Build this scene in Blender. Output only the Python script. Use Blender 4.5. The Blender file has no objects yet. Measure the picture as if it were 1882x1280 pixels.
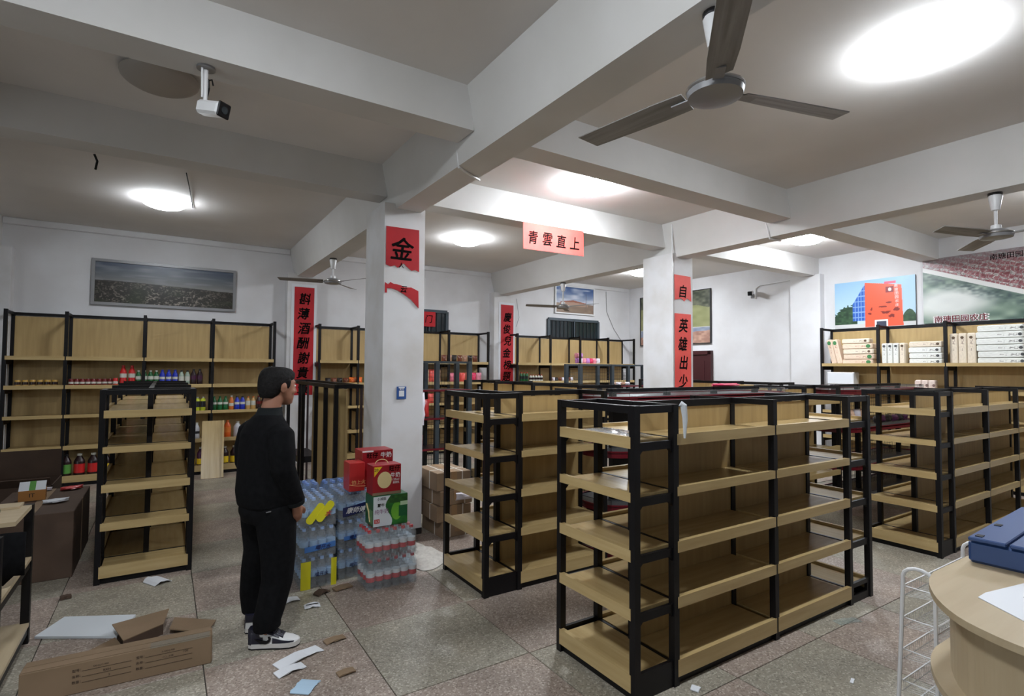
import bpy, bmesh, math, random
import numpy as np
from mathutils import Vector, Matrix, Euler
random.seed(7); rng = np.random.default_rng(7)
S = bpy.context.scene; COL = S.collection; PI = math.pi
# ------------------------------------------------------------------ camera
F_PX, PITCH, ROLL, YAW = 990.7727, 0.0371854, 0.00667963, 0.5708576
fw = Vector((math.sin(YAW)*math.cos(PITCH), math.cos(YAW)*math.cos(PITCH), math.sin(PITCH)))
rt = Vector((math.cos(YAW), -math.sin(YAW), 0)); up = rt.cross(fw)
r2 = rt*math.cos(ROLL) + up*math.sin(ROLL); u2 = up*math.cos(ROLL) - rt*math.sin(ROLL)
cam = bpy.data.objects.new('camera', bpy.data.cameras.new('camera')); COL.objects.link(cam)
M = Matrix.Identity(4)
for i in range(3):
    M[i][0], M[i][1], M[i][2] = r2[i], u2[i], -fw[i]
M[2][3] = 1.62
cam.matrix_world = M
cam.data.sensor_fit = 'HORIZONTAL'; cam.data.sensor_width = 36; cam.data.lens = F_PX/1882*36
cam.data.clip_start = .05; S.camera = cam
# ------------------------------------------------------------------ light and exposure
W = bpy.data.worlds.new('night'); S.world = W; W.use_nodes = True
W.node_tree.nodes['Background'].inputs[0].default_value = (.30, .36, .45, 1)
W.node_tree.nodes['Background'].inputs[1].default_value = .0
vs = S.view_settings; vs.view_transform = 'Standard'; vs.look = 'None'; vs.gamma = 1; vs.use_curve_mapping = False
vs.exposure = 0.0
# lamp strengths: left, far middle, middle bay, front, right bay, far right; then lamps of the bays behind and beside the camera
LAMP = dict(L=63., C=108., D=145., E=105., F=150., G=160., K=104., U=126.)
SIDE = 105.
def area_fill(name, loc, w, h, energy, rot):
    li = bpy.data.lights.new(name, 'AREA'); li.shape = 'RECTANGLE'; li.size = w; li.size_y = h; li.energy = energy; li.color = (.88, .96, 1.0)
    o = bpy.data.objects.new(name, li); COL.objects.link(o); o.location = loc; o.rotation_euler = rot
area_fill('side_fill', (-6.15, 1.2, 1.75), 5.0, 2.6, SIDE, (math.radians(72), 0, -PI/2))            # added fill from the unseen left side, brightens beam and shelf ends
# ------------------------------------------------------------------ helpers
def lin(r, g=None, b=None):
    if g is None: r, g, b = r
    f = lambda c: (c/255/12.92) if c/255 <= .04045 else ((c/255+.055)/1.055)**2.4
    return (f(r), f(g), f(b), 1)
def newmat(name, col, rough=.6, metal=0, spec=.5, **kw):
    m = bpy.data.materials.new(name); m.use_nodes = True
    b = m.node_tree.nodes['Principled BSDF']
    b.inputs['Base Color'].default_value = col; b.inputs['Roughness'].default_value = rough
    b.inputs['Metallic'].default_value = metal; b.inputs['Specular IOR Level'].default_value = spec
    for k, v in kw.items(): b.inputs[k.replace('_', ' ')].default_value = v
    return m
def N(m, t, **kw):
    n = m.node_tree.nodes.new(t)
    for k, v in kw.items(): setattr(n, k, v)
    return n
def L(m, a, b): m.node_tree.links.new(a, b)
def bsdf(m): return m.node_tree.nodes['Principled BSDF']
def ramp(m, stops):
    r = N(m, 'ShaderNodeValToRGB'); e = r.color_ramp.elements
    while len(e) < len(stops): e.new(.5)
    for i, (p, c) in enumerate(stops): e[i].position = p; e[i].color = c
    return r
def noisy(name, c1, c2, scale=3, rough=.7, detail=4, stretch=(1, 1, 1), coord='Object', lo=.35, hi=.65, rnd=True, bump=0, spec=.4):
    m = newmat(name, c1, rough, spec=spec)
    tc = N(m, 'ShaderNodeTexCoord'); mp = N(m, 'ShaderNodeMapping'); mp.inputs['Scale'].default_value = stretch
    L(m, tc.outputs[coord], mp.inputs['Vector'])
    if rnd:
        oi = N(m, 'ShaderNodeObjectInfo'); mu = N(m, 'ShaderNodeMath', operation='MULTIPLY'); mu.inputs[1].default_value = 37
        L(m, oi.outputs['Random'], mu.inputs[0]); L(m, mu.outputs[0], mp.inputs['Location'])
    no = N(m, 'ShaderNodeTexNoise'); no.inputs['Scale'].default_value = scale; no.inputs['Detail'].default_value = detail
    L(m, mp.outputs[0], no.inputs['Vector'])
    r = ramp(m, [(lo, c1), (hi, c2)]); L(m, no.outputs['Fac'], r.inputs[0]); L(m, r.outputs[0], bsdf(m).inputs['Base Color'])
    if bump:
        bp = N(m, 'ShaderNodeBump'); bp.inputs['Strength'].default_value = bump; bp.inputs['Distance'].default_value = .01
        L(m, no.outputs['Fac'], bp.inputs['Height']); L(m, bp.outputs[0], bsdf(m).inputs['Normal'])
    return m
MT = {}
MT['wall'] = noisy('wall_plaster', (.74, .74, .76, 1), (.66, .65, .66, 1), 1.6, .8, 5, rnd=False, bump=.05)
MT['pillar'] = noisy('pillar_plaster', (.72, .72, .74, 1), (.60, .58, .56, 1), 2.2, .8, 6, rnd=False, bump=.08, lo=.4, hi=.72)
MT['ceil'] = noisy('ceiling_plaster', (.76, .735, .715, 1), (.68, .655, .635, 1), .8, .85, 5, rnd=False, bump=.05)
MT['beam'] = noisy('beam_plaster', (.68, .67, .66, 1), (.61, .60, .58, 1), 1.2, .8, 5, rnd=False, bump=.05)
for ax, st in (('x', (.7, 9, 9)), ('y', (9, .7, 9)), ('z', (9, 9, .7))):
    MT['pine'+ax] = noisy('pine_grain_'+ax, (.52, .385, .185, 1), (.43, .305, .135, 1), 3.2, .25, 5, st, lo=.3, hi=.7, spec=.5)
    MT['panel'+ax] = noisy('panel_grain_'+ax, (.47, .335, .15, 1), (.39, .27, .115, 1), 3.0, .5, 5, st, lo=.3, hi=.7)
    MT['pale'+ax] = noisy('pale_pine_'+ax, (.47, .38, .25, 1), (.41, .32, .20, 1), 2.4, .42, 5, st, lo=.3, hi=.7)
MT['black'] = newmat('black_steel', (.0045, .004, .005, 1), .45, spec=.28)
MT['dark'] = newmat('dark_grey_steel', (.018, .018, .022, 1), .35)
MT['slot'] = newmat('blue_grey_steel', (.05, .066, .08, 1), .5, metal=.1)
MT['red'] = newmat('red_plastic', lin(104, 16, 32), .4)
MT['white'] = newmat('white_enamel', (.75, .75, .76, 1), .35)
MT['grey'] = newmat('grey_enamel', (.28, .28, .29, 1), .4, metal=.2)
MT['blade'] = noisy('dusty_fan_blade', (.30, .285, .275, 1), (.19, .18, .17, 1), 5, .5, 5, (.5, 7, 7))
MT['chrome'] = newmat('dull_chrome', (.42, .41, .40, 1), .28, metal=.8)
MT['card'] = noisy('brown_cardboard', (.27, .185, .115, 1), (.22, .15, .09, 1), 3, .8)
MT['carddark'] = noisy('dark_cardboard', (.10, .062, .042, 1), (.075, .046, .032, 1), 3, .8)
MT['paper'] = newmat('white_paper', (.72, .74, .78, 1), .7)
MT['foam'] = newmat('white_foam', (.66, .70, .74, 1), .7)
MT['ink'] = newmat('black_ink', (.004, .003, .003, 1), .9, spec=.08)
MT['inkbrown'] = newmat('brown_print', (.05, .03, .02, 1), .7)
MT['goldink'] = newmat('gold_print', lin(225, 180, 120), .5)
MT['whiteink'] = newmat('white_print', (.8, .78, .78, 1), .5)
MT['redpaper'] = noisy('red_paper', lin(186, 30, 38), lin(168, 24, 34), 3, .65, rnd=False)
MT['pinkpaper'] = noisy('pale_red_paper', lin(235, 92, 82), lin(220, 78, 72), 3, .65, rnd=False)
MT['skin'] = newmat('skin', lin(150, 104, 82), .55, Subsurface_Weight=.1)
MT['hair'] = noisy('black_hair', (.004, .0035, .0035, 1), (.009, .008, .008, 1), 60, .75, bump=.6, spec=.2)
MT['cloth'] = noisy('black_cloth', (.0035, .0035, .0042, 1), (.006, .006, .007, 1), 40, .9, spec=.12)
MT['collar'] = newmat('dark_grey_collar', (.010, .012, .013, 1), .85, spec=.15)
MT['sole'] = newmat('white_rubber', (.62, .60, .58, 1), .5)
MT['leather'] = newmat('white_leather', (.68, .68, .68, 1), .4)
MT['navy'] = newmat('black_navy_leather', (.012, .012, .025, 1), .4)
MT['bluepal'] = newmat('blue_plastic', lin(46, 72, 120), .38)
MT['glassdark'] = newmat('dark_window_glass', (.012, .02, .024, 1), .12)
MT['maroon'] = newmat('maroon_door', lin(62, 26, 30), .45)
MT['rope'] = newmat('white_strap', (.6, .56, .5, 1), .7)
MT['sack'] = noisy('white_woven_sack', (.58, .55, .50, 1), (.48, .45, .41, 1), 30, .8, bump=.3)
def filmmat(name, tint, a, rough=.12):
    m = bpy.data.materials.new(name); m.use_nodes = True; nt = m.node_tree; nt.nodes.remove(nt.nodes['Principled BSDF'])
    t = N(m, 'ShaderNodeBsdfTransparent'); t.inputs[0].default_value = tint
    g = N(m, 'ShaderNodeBsdfPrincipled'); g.inputs['Base Color'].default_value = (tint[0]*.6, tint[1]*.6, tint[2]*.6, 1); g.inputs['Roughness'].default_value = rough
    mx = N(m, 'ShaderNodeMixShader'); mx.inputs[0].default_value = a
    L(m, t.outputs[0], mx.inputs[1]); L(m, g.outputs[0], mx.inputs[2]); L(m, mx.outputs[0], nt.nodes['Material Output'].inputs[0])
    return m
MT['film'] = filmmat('shrink_film', (.97, .985, 1, 1), .17, .12)
MT['bluefilm'] = filmmat('blue_shrink_film', (.62, .75, .97, 1), .25, .15)
MT['clear'] = filmmat('clear_bottle_plastic', (.93, .965, .99, 1), .17, .1)
MT['glass'] = filmmat('clear_glass', (.93, .97, .97, 1), .14, .05)
def solid(name, rgb, rough=.4): 
    if name not in MT: MT[name] = newmat(name, lin(*rgb), rough)
    return MT[name]
# emission
def emis(name, col, s):
    m = newmat(name, (.8, .8, .8, 1), .4); b = bsdf(m); b.inputs['Emission Color'].default_value = col; b.inputs['Emission Strength'].default_value = s
    return m
for _k, _v in LAMP.items(): MT['lit'+_k] = emis('lit_lamp_glass_'+_k, (.89, .945, 1.0, 1), _v)
MT['unlit'] = newmat('unlit_lamp_glass', (.36, .33, .30, 1), .5)
MT['print'] = newmat('colour_print', (.8, .8, .8, 1), .38)
_a = N(MT['print'], 'ShaderNodeVertexColor', layer_name='Col'); L(MT['print'], _a.outputs[0], bsdf(MT['print']).inputs['Base Color'])
MT['printmatt'] = newmat('matt_print', (.8, .8, .8, 1), .7)
_a = N(MT['printmatt'], 'ShaderNodeVertexColor', layer_name='Col'); L(MT['printmatt'], _a.outputs[0], bsdf(MT['printmatt']).inputs['Base Color'])
# terrazzo
def terrazzo(name, base, chip, dark):
    m = newmat(name, base, .42, spec=.4)
    tc = N(m, 'ShaderNodeTexCoord'); oi = N(m, 'ShaderNodeObjectInfo')
    ad = N(m, 'ShaderNodeVectorMath', operation='ADD'); sc = N(m, 'ShaderNodeVectorMath', operation='SCALE'); sc.inputs['Scale'].default_value = 1
    L(m, tc.outputs['Object'], ad.inputs[0]); L(m, oi.outputs['Location'], sc.inputs[0]); L(m, sc.outputs[0], ad.inputs[1])
    v = N(m, 'ShaderNodeTexVoronoi'); v.inputs['Scale'].default_value = 120; L(m, ad.outputs[0], v.inputs['Vector'])
    sp = N(m, 'ShaderNodeSeparateColor'); L(m, v.outputs['Color'], sp.inputs[0])
    r = ramp(m, [(.0, dark), (.25, base), (.72, base), (.95, chip)]); L(m, sp.outputs[0], r.inputs[0])
    no = N(m, 'ShaderNodeTexNoise'); no.inputs['Scale'].default_value = 2.2; no.inputs['Detail'].default_value = 6; L(m, ad.outputs[0], no.inputs['Vector'])
    r2_ = ramp(m, [(.3, (.72, .71, .69, 1)), (.68, (1.05, 1.03, 1.0, 1))]); L(m, no.outputs['Fac'], r2_.inputs[0])
    mx = N(m, 'ShaderNodeMix', data_type='RGBA', blend_type='MULTIPLY'); mx.inputs[0].default_value = 1
    L(m, r.outputs[0], mx.inputs[6]); L(m, r2_.outputs[0], mx.inputs[7])
    bv = N(m, 'ShaderNodeMath', operation='MULTIPLY_ADD'); bv.inputs[1].default_value = .16; bv.inputs[2].default_value = .92; L(m, oi.outputs['Random'], bv.inputs[0])
    hs = N(m, 'ShaderNodeHueSaturation'); L(m, mx.outputs[2], hs.inputs['Color']); L(m, bv.outputs[0], hs.inputs['Value']); L(m, hs.outputs[0], bsdf(m).inputs['Base Color'])
    r3 = ramp(m, [(.3, (.55, .55, .55, 1)), (.7, (.3, .3, .3, 1))]); L(m, no.outputs['Fac'], r3.inputs[0]); L(m, r3.outputs[0], bsdf(m).inputs['Roughness'])
    return m
MT['tp'] = terrazzo('pink_terrazzo', (.325, .265, .228, 1), (.54, .47, .42, 1), (.19, .145, .12, 1))
MT['tg'] = terrazzo('grey_green_terrazzo', (.315, .29, .238, 1), (.51, .475, .41, 1), (.19, .175, .14, 1))
# --- objects
def tag(o, label=None, cat=None, group=None, kind=None):
    for k, v in (('label', label), ('category', cat), ('group', group), ('kind', kind)):
        if v: o[k] = v
    return o
def link(name, me, parent=None, mat=None, loc=(0, 0, 0), rot=(0, 0, 0)):
    o = bpy.data.objects.new(name, me); COL.objects.link(o)
    if mat is not None and me is not None and not me.materials: me.materials.append(MT[mat] if isinstance(mat, str) else mat)
    o.parent = parent; o.location = loc; o.rotation_euler = rot
    return o
def thing(name, label, cat, loc=(0, 0, 0), rz=0, group=None):
    o = bpy.data.objects.new(name, None); COL.objects.link(o); o.location = loc; o.rotation_euler = (0, 0, rz); o.empty_display_size = .1
    return tag(o, label, cat, group)
_bc = {}
def boxmesh(dx, dy, dz, mat, bev=0):
    k = (round(dx, 4), round(dy, 4), round(dz, 4), str(mat), bev)
    if k in _bc: return _bc[k]
    bm = bmesh.new(); bmesh.ops.create_cube(bm, size=1)
    bmesh.ops.scale(bm, vec=(dx, dy, dz), verts=bm.verts)
    if bev: bmesh.ops.bevel(bm, geom=bm.edges, offset=bev, segments=1, affect='EDGES')
    me = bpy.data.meshes.new('box'); bm.to_mesh(me); bm.free(); me.materials.append(MT[mat] if isinstance(mat, str) else mat)
    _bc[k] = me; return me
def box(name, b, mat, parent=None, bev=0, rot=(0, 0, 0)):
    x0, x1, y0, y1, z0, z1 = b
    return link(name, boxmesh(abs(x1-x0), abs(y1-y0), abs(z1-z0), mat, bev), parent, None, ((x0+x1)/2, (y0+y1)/2, (z0+z1)/2), rot)
class MB:
    """collects verts and faces of one mesh"""
    def __init__(s): s.v = []; s.f = []
    def add(s, v, f):
        n = len(s.v); s.v += [tuple(p) for p in v]; s.f += [tuple(i+n for i in q) for q in f]; return s
    def box(s, x0, x1, y0, y1, z0, z1):
        return s.add([(x, y, z) for z in (z0, z1) for y in (y0, y1) for x in (x0, x1)],
                     [(0, 2, 3, 1), (4, 5, 7, 6), (0, 1, 5, 4), (1, 3, 7, 5), (3, 2, 6, 7), (2, 0, 4, 6)])
    def tube(s, pts, r, n=6, closed=False, caps=True):
        pts = [Vector(p) for p in pts]; m = len(pts); rs = r if isinstance(r, (list, tuple)) else [r]*m
        V = []; prev = None
        for i in range(m):
            if closed: d = pts[(i+1) % m]-pts[i-1]
            else: d = pts[min(i+1, m-1)]-pts[max(i-1, 0)]
            d.normalize()
            a = prev - d*prev.dot(d) if prev is not None else d.orthogonal()
            if a.length < 1e-6: a = d.orthogonal()
            a.normalize(); b = d.cross(a); prev = a
            for k in range(n):
                t = 2*PI*(k+.5)/n; V.append(pts[i]+(a*math.cos(t)+b*math.sin(t))*rs[i])
        F = []
        for i in range(m if closed else m-1):
            j = (i+1) % m
            for k in range(n): F.append((i*n+k, i*n+(k+1) % n, j*n+(k+1) % n, j*n+k))
        if caps and not closed: F.append(tuple(range(n))[::-1]); F.append(tuple((m-1)*n+k for k in range(n)))
        return s.add(V, F)
    def lathe(s, prof, n=16, c=(0, 0, 0)):
        V = []; F = []
        for r, z in prof:
            for k in range(n): V.append((c[0]+r*math.cos(2*PI*k/n), c[1]+r*math.sin(2*PI*k/n), c[2]+z))
        for i in range(len(prof)-1):
            for k in range(n): F.append((i*n+k, i*n+(k+1) % n, (i+1)*n+(k+1) % n, (i+1)*n+k))
        if prof[0][0] > 1e-5: F.append(tuple(range(n))[::-1])
        if prof[-1][0] > 1e-5: F.append(tuple((len(prof)-1)*n+k for k in range(n)))
        return s.add(V, F)
    def prism(s, poly, z0, z1, T=None):
        n = len(poly); V = [(x, y, z0) for x, y in poly]+[(x, y, z1) for x, y in poly]
        if T is not None: V = [T @ Vector(p) for p in V]
        return s.add(V, [tuple(range(n))[::-1], tuple(range(n, 2*n))]+[(i, (i+1) % n, n+(i+1) % n, n+i) for i in range(n)])
    def mesh(s, mat=None, smooth=False):
        me = bpy.data.meshes.new('m'); me.from_pydata(s.v, [], s.f); me.validate()
        bm = bmesh.new(); bm.from_mesh(me); bmesh.ops.remove_doubles(bm, verts=bm.verts, dist=1e-6); bmesh.ops.recalc_face_normals(bm, faces=bm.faces); bm.to_mesh(me); bm.free()
        if smooth: me.shade_smooth(); me.set_sharp_from_angle(angle=math.radians(40))
        if mat is not None: me.materials.append(MT[mat] if isinstance(mat, str) else mat)
        return me
    def obj(s, name, mat, parent=None, loc=(0, 0, 0), rot=(0, 0, 0), smooth=False):
        return link(name, s.mesh(mat, smooth), parent, None, loc, rot)
def copy_tree(o, parent=None):
    c = o.copy(); COL.objects.link(c); c.parent = parent
    for k in list(c.keys()):
        if k == 'label' and parent is None: del c[k]
    for ch in o.children: copy_tree(ch, c)
    return c
ORD = 'first second third fourth fifth sixth seventh eighth ninth tenth eleventh twelfth'.split()
# print grid: colour painted per vertex, local x right, local y up
def printmesh(w, h, nx, ny, fn, mat='print'):
    u, v = np.meshgrid(np.linspace(0, 1, nx), np.linspace(0, 1, ny))
    c = np.clip(fn(u, v), 0, 255)/255.0; c = np.where(c <= .04045, c/12.92, ((c+.055)/1.055)**2.4)
    me = bpy.data.meshes.new('print')
    vs_ = np.stack([(u-.5)*w, (v-.5)*h, np.zeros_like(u)], -1).reshape(-1, 3)
    idx = np.arange(nx*ny).reshape(ny, nx)
    f = np.stack([idx[:-1, :-1], idx[:-1, 1:], idx[1:, 1:], idx[1:, :-1]], -1).reshape(-1, 4)
    me.from_pydata(vs_.tolist(), [], f.tolist())
    ca = me.color_attributes.new('Col', 'FLOAT_COLOR', 'POINT')
    ca.data.foreach_set('color', np.concatenate([c.reshape(-1, 3), np.ones((nx*ny, 1))], 1).astype('f').ravel())
    me.materials.append(MT[mat]); return me
def vnoise(u, v, s, seed=0):
    r = np.random.default_rng(seed); n = int(s*3)+4; g = r.random((n, n))
    x = u*s; y = v*s; xi = x.astype(int); yi = y.astype(int); fx = x-xi; fy = y-yi; xi = xi % (n-1); yi = yi % (n-1)
    fx = fx*fx*(3-2*fx); fy = fy*fy*(3-2*fy)
    return (g[yi, xi]*(1-fx)*(1-fy)+g[yi, xi+1]*fx*(1-fy)+g[yi+1, xi]*(1-fx)*fy+g[yi+1, xi+1]*fx*fy)
def rgb(*c): return np.array(c, float)
def mixc(a, b, t): return a+(b-a)*np.asarray(t)[..., None]
# lettering as thin flat meshes
_tc = {}
def textmesh(s, h, mat, bold=.02, shear=0.0):
    k = (s, round(h, 4), str(mat), bold, shear)
    if k in _tc: return _tc[k]
    cu = bpy.data.curves.new('t', 'FONT'); cu.body = s; cu.align_x = 'CENTER'; cu.align_y = 'CENTER'; cu.size = 1; cu.shear = shear; cu.resolution_u = 2
    o = bpy.data.objects.new('t', cu); COL.objects.link(o); dg = bpy.context.evaluated_depsgraph_get()
    me = bpy.data.meshes.new_from_object(o.evaluated_get(dg)); bpy.data.objects.remove(o)
    n = len(me.vertices); co = np.empty(n*3, 'f'); me.vertices.foreach_get('co', co); co = co.reshape(-1, 3)
    if n:
        mn, mx = co.min(0), co.max(0); co[:, :2] -= (mn[:2]+mx[:2])/2; co *= h/max(1e-4, (mx-mn)[1]); co[:, 2] = 0
        me.vertices.foreach_set('co', co.ravel())
    if bold and n:      # heavier strokes: shifted copies of the same outline
        fs = [tuple(p.vertices) for p in me.polygons]; V = []; F = []; e = bold*h*.9
        for i, (dx, dy) in enumerate(((0, 0), (e, .3*e), (-e, -.3*e), (.3*e, -e), (-.3*e, e))):
            F += [tuple(a+len(V) for a in f) for f in fs]; V += [(c[0]+dx, c[1]+dy, i*1e-5) for c in co]
        me = bpy.data.meshes.new('lettering'); me.from_pydata(V, [], F)
    me.materials.clear(); me.materials.append(MT[mat] if isinstance(mat, str) else mat); _tc[k] = me
    return me
FY = (PI/2, 0, 0); FX = (PI/2, 0, -PI/2)        # facing -y ; facing -x
def text(s, h, mat, parent, loc, rot=FY, bold=.02, shear=0, sx=1.0):
    o = link('lettering', textmesh(s, h, mat, bold, shear), parent, None, loc, rot); o.scale = (sx, 1, 1); return o
# ------------------------------------------------------------------ room shell
CZ = 3.62; XL, XR, YF, YB = -6.3, 9.8, -3.5, 9.8
def struct(o, name=None):
    o['kind'] = 'structure'; return o
floor = struct(box('floor', (XL-.2, XR+.2, YF-.2, YB+.2, -.2, -.012), newmat('grout', (.09, .08, .07, 1), .8)))
T = .787; g_ = .0025
tms = [boxmesh(T-2*g_, T-2*g_, .012, m, .0015) for m in ('tp', 'tg')]
for i in range(-5, 12):
    for j in range(-4, 10):
        x0 = 1.0+T*i; y0 = 2.577+T*j
        if x0 > XR-.05 or y0 > YB-.02: continue
        dx = min(T, XR-x0); dy = min(T, YB-y0)
        me = tms[(i+j+1) % 2] if dx == T and dy == T else boxmesh(dx-2*g_, dy-2*g_, .012, ('tp', 'tg')[(i+j+1) % 2], .0015)
        t = link('tile', me, None, None, (x0+dx/2, y0+dy/2, -.006))
        t.parent = floor; t.matrix_parent_inverse = Matrix.Translation(-floor.location)
struct(box('ceiling', (XL-.2, XR+.2, YF-.2, YB+.2, CZ, CZ+.2), 'ceil'))
struct(box('wall_back', (XL-.2, XR+.2, YB, YB+.2, 0, CZ), 'wall'))
struct(box('wall_right', (XR, XR+.2, YF, YB, 0, CZ), 'wall'))
struct(MB().box(XL-.2, XL, YF, YB, 3.1, CZ).box(XL-.2, XL, YF, -1.4, 0, 3.1).box(XL-.2, XL, 3.8, YB, 0, 3.1).obj('wall_left', 'wall'))  # unseen wall; its opening is made up to go with the side fill
fr = MB().box(XL, XR, YF-.2, YF, 3.1, CZ).box(XL, -4.7, YF-.2, YF, 0, 3.1).box(1.5, XR, YF-.2, YF, 0, 3.1)
struct(fr.obj('wall_front', 'wall'))
nb = [0]
def beam(x0t, x0b, x1, y0, y1, zb):      # along y, left face battered
    nb[0] += 1
    v = [(x0b, y, zb) for y in (y0, y1)]+[(x1, y, zb) for y in (y0, y1)]+[(x0t, y, CZ) for y in (y0, y1)]+[(x1, y, CZ) for y in (y0, y1)]
    m = MB().add(v, [(0, 1, 3, 2), (4, 6, 7, 5), (0, 2, 6, 4), (1, 5, 7, 3), (0, 4, 5, 1), (2, 3, 7, 6)])
    return struct(m.obj('trim_%d' % nb[0], 'beam'))
def beamx(x0, x1, y0, y1, zb):
    nb[0] += 1; return struct(box('trim_%d' % nb[0], (x0, x1, y0, y1, zb, CZ), 'beam'))
MAIN = [(-2.26, -2.16, -1.90), (1.745, 1.838, 2.092), (5.735, 5.845, 6.09)]
for a, b, c in MAIN: beam(a, b, c, YF, YB, 3.155)
XS = [(XL, -2.25), (-1.91, 1.80), (2.08, 5.80), (6.08, XR)]
for a, b in XS:
    beamx(a, b, 3.325, 3.575, 3.305); beamx(a, b, 5.11, 5.35, 3.305)
for x0, x1, y0, y1 in ((1.725, 2.14, 4.95, 5.5), (5.757, 6.17, 4.95, 5.48), (-2.27, -1.86, 4.95, 5.48)):
    struct(box('pillar', (x0, x1, y0, y1, 0, 3.2), 'pillar'))
for x0, x1 in ((-2.2, -1.76), (1.69, 2.17), (5.72, 6.22)):
    struct(box('wall_pilaster', (x0, x1, 9.6, YB, 0, 3.2), 'pillar'))
struct(box('wall_pilaster', (9.66, XR, 5.02, 5.56, 0, 3.32), 'wall'))
for i, (a, b) in enumerate(((-1.9, 1.75), (2.09, 5.74), (6.1, 9.7))):
    nb[0] += 1; struct(box('trim_%d' % nb[0], (a, b, YB-.05, YB, CZ-.09, CZ), 'wall', bev=.01))
struct(box('baseboard_back', (XL, XR, YB-.015, YB, 0, .12), newmat('dark_skirting', (.06, .04, .035, 1), .6)))
# black band standing in for the dark recess at the pillar foot
box('recess_band', (1.722, 2.143, 4.947, 5.503, 0, .06), newmat('black_recess_band', (.02, .018, .018, 1), .6)).name = 'recess_band_pillar'
struct(bpy.data.objects['recess_band_pillar'])
# windows, door
def window(n, x0, x1, z0, z1, nbar):
    r = bpy.data.objects.new('window_%d' % n, None); COL.objects.link(r); struct(r); y = YB
    box('window_pane', (x0, x1, y-.012, y-.004, z0, z1), 'glassdark', r)
    for a in ((x0-.03, x0+.03, z0, z1), (x1-.03, x1+.03, z0, z1), (x0, x1, z0-.03, z0+.03), (x0, x1, z1-.03, z1+.03), ((x0+x1)/2-.015, (x0+x1)/2+.015, z0, z1)):
        box('window_frame', (a[0], a[1], y-.05, y, a[2], a[3]), 'slot', r)
    for k in range(nbar):
        x = x0+(x1-x0)*(k+1)/(nbar+1); box('security_bar', (x-.006, x+.006, y-.035, y-.025, z0, z1), 'dark', r)
window(1, 7.25, 8.73, 1.75, 2.74, 12)
window(2, 3.95, 4.72, 1.75, 2.73, 6)
d = bpy.data.objects.new('door_1', None); COL.objects.link(d); struct(d)
box('door_leaf', (XR-.05, XR, 7.40, 8.25, 0, 1.95), 'maroon', d)
for a in ((7.34, 7.42, 0, 2.02), (8.23, 8.31, 0, 2.02), (7.34, 8.31, 1.94, 2.02)): box('door_frame', (XR-.08, XR, a[0], a[1], a[2], a[3]), 'maroon', d)
for z0, z1 in ((.15, .85), (1.0, 1.8)): box('door_panel', (XR-.06, XR-.045, 7.52, 8.12, z0, z1), 'maroon', d)
box('door_handle', (XR-.10, XR-.05, 7.50, 7.53, .98, 1.12), 'chrome', d)
# ------------------------------------------------------------------ ceiling lamps
def lamp(x, y, lit, label, r=.235):
    t = thing('ceiling_lamp', label, 'lamp', (x, y, CZ), group='round ceiling lamps')
    MB().lathe([(.02, 0), (r-.03, 0), (r-.03, -.03), (.02, -.03)], 32).obj('base', 'white' if lit else 'unlit', t, smooth=True)
    pr = [(r*math.cos(a), -.03-.085*math.sin(a)) for a in np.linspace(0, PI/2, 8)]
    MB().lathe(pr[:-1]+[(.0005, pr[-1][1])], 32).obj('lamp_shade', 'lit'+lit if lit else 'unlit', t, smooth=True)
for a in ((-.06, 7.67, 'L', 'lit round ceiling lamp above the wall shelves with drinks at the left'),
          (3.87, 7.33, 'C', 'lit round ceiling lamp in the far bay behind the hanging red banner'),
          (3.84, 4.37, 'D', 'lit round ceiling lamp in the narrow bay in front of the hanging red banner'),
          (3.86, 1.38, 'E', 'large bright lit ceiling lamp beside the nearest ceiling fan'),
          (8.06, 4.37, 'F', 'lit round ceiling lamp seen just under the beam near the right wall'),
          (8.09, 7.75, 'G', 'lit round ceiling lamp half hidden behind the right pillar'),
          (-.08, 4.35, 0, 'unlit grey ceiling lamp beside the hanging security camera'),
          (-.08, 1.38, 'U', 'lit round ceiling lamp overhead, above the open floor before the man'),
          (8.06, 1.38, 'K', 'lit round ceiling lamp in the bay above the counter at the right')): lamp(*a)
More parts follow.
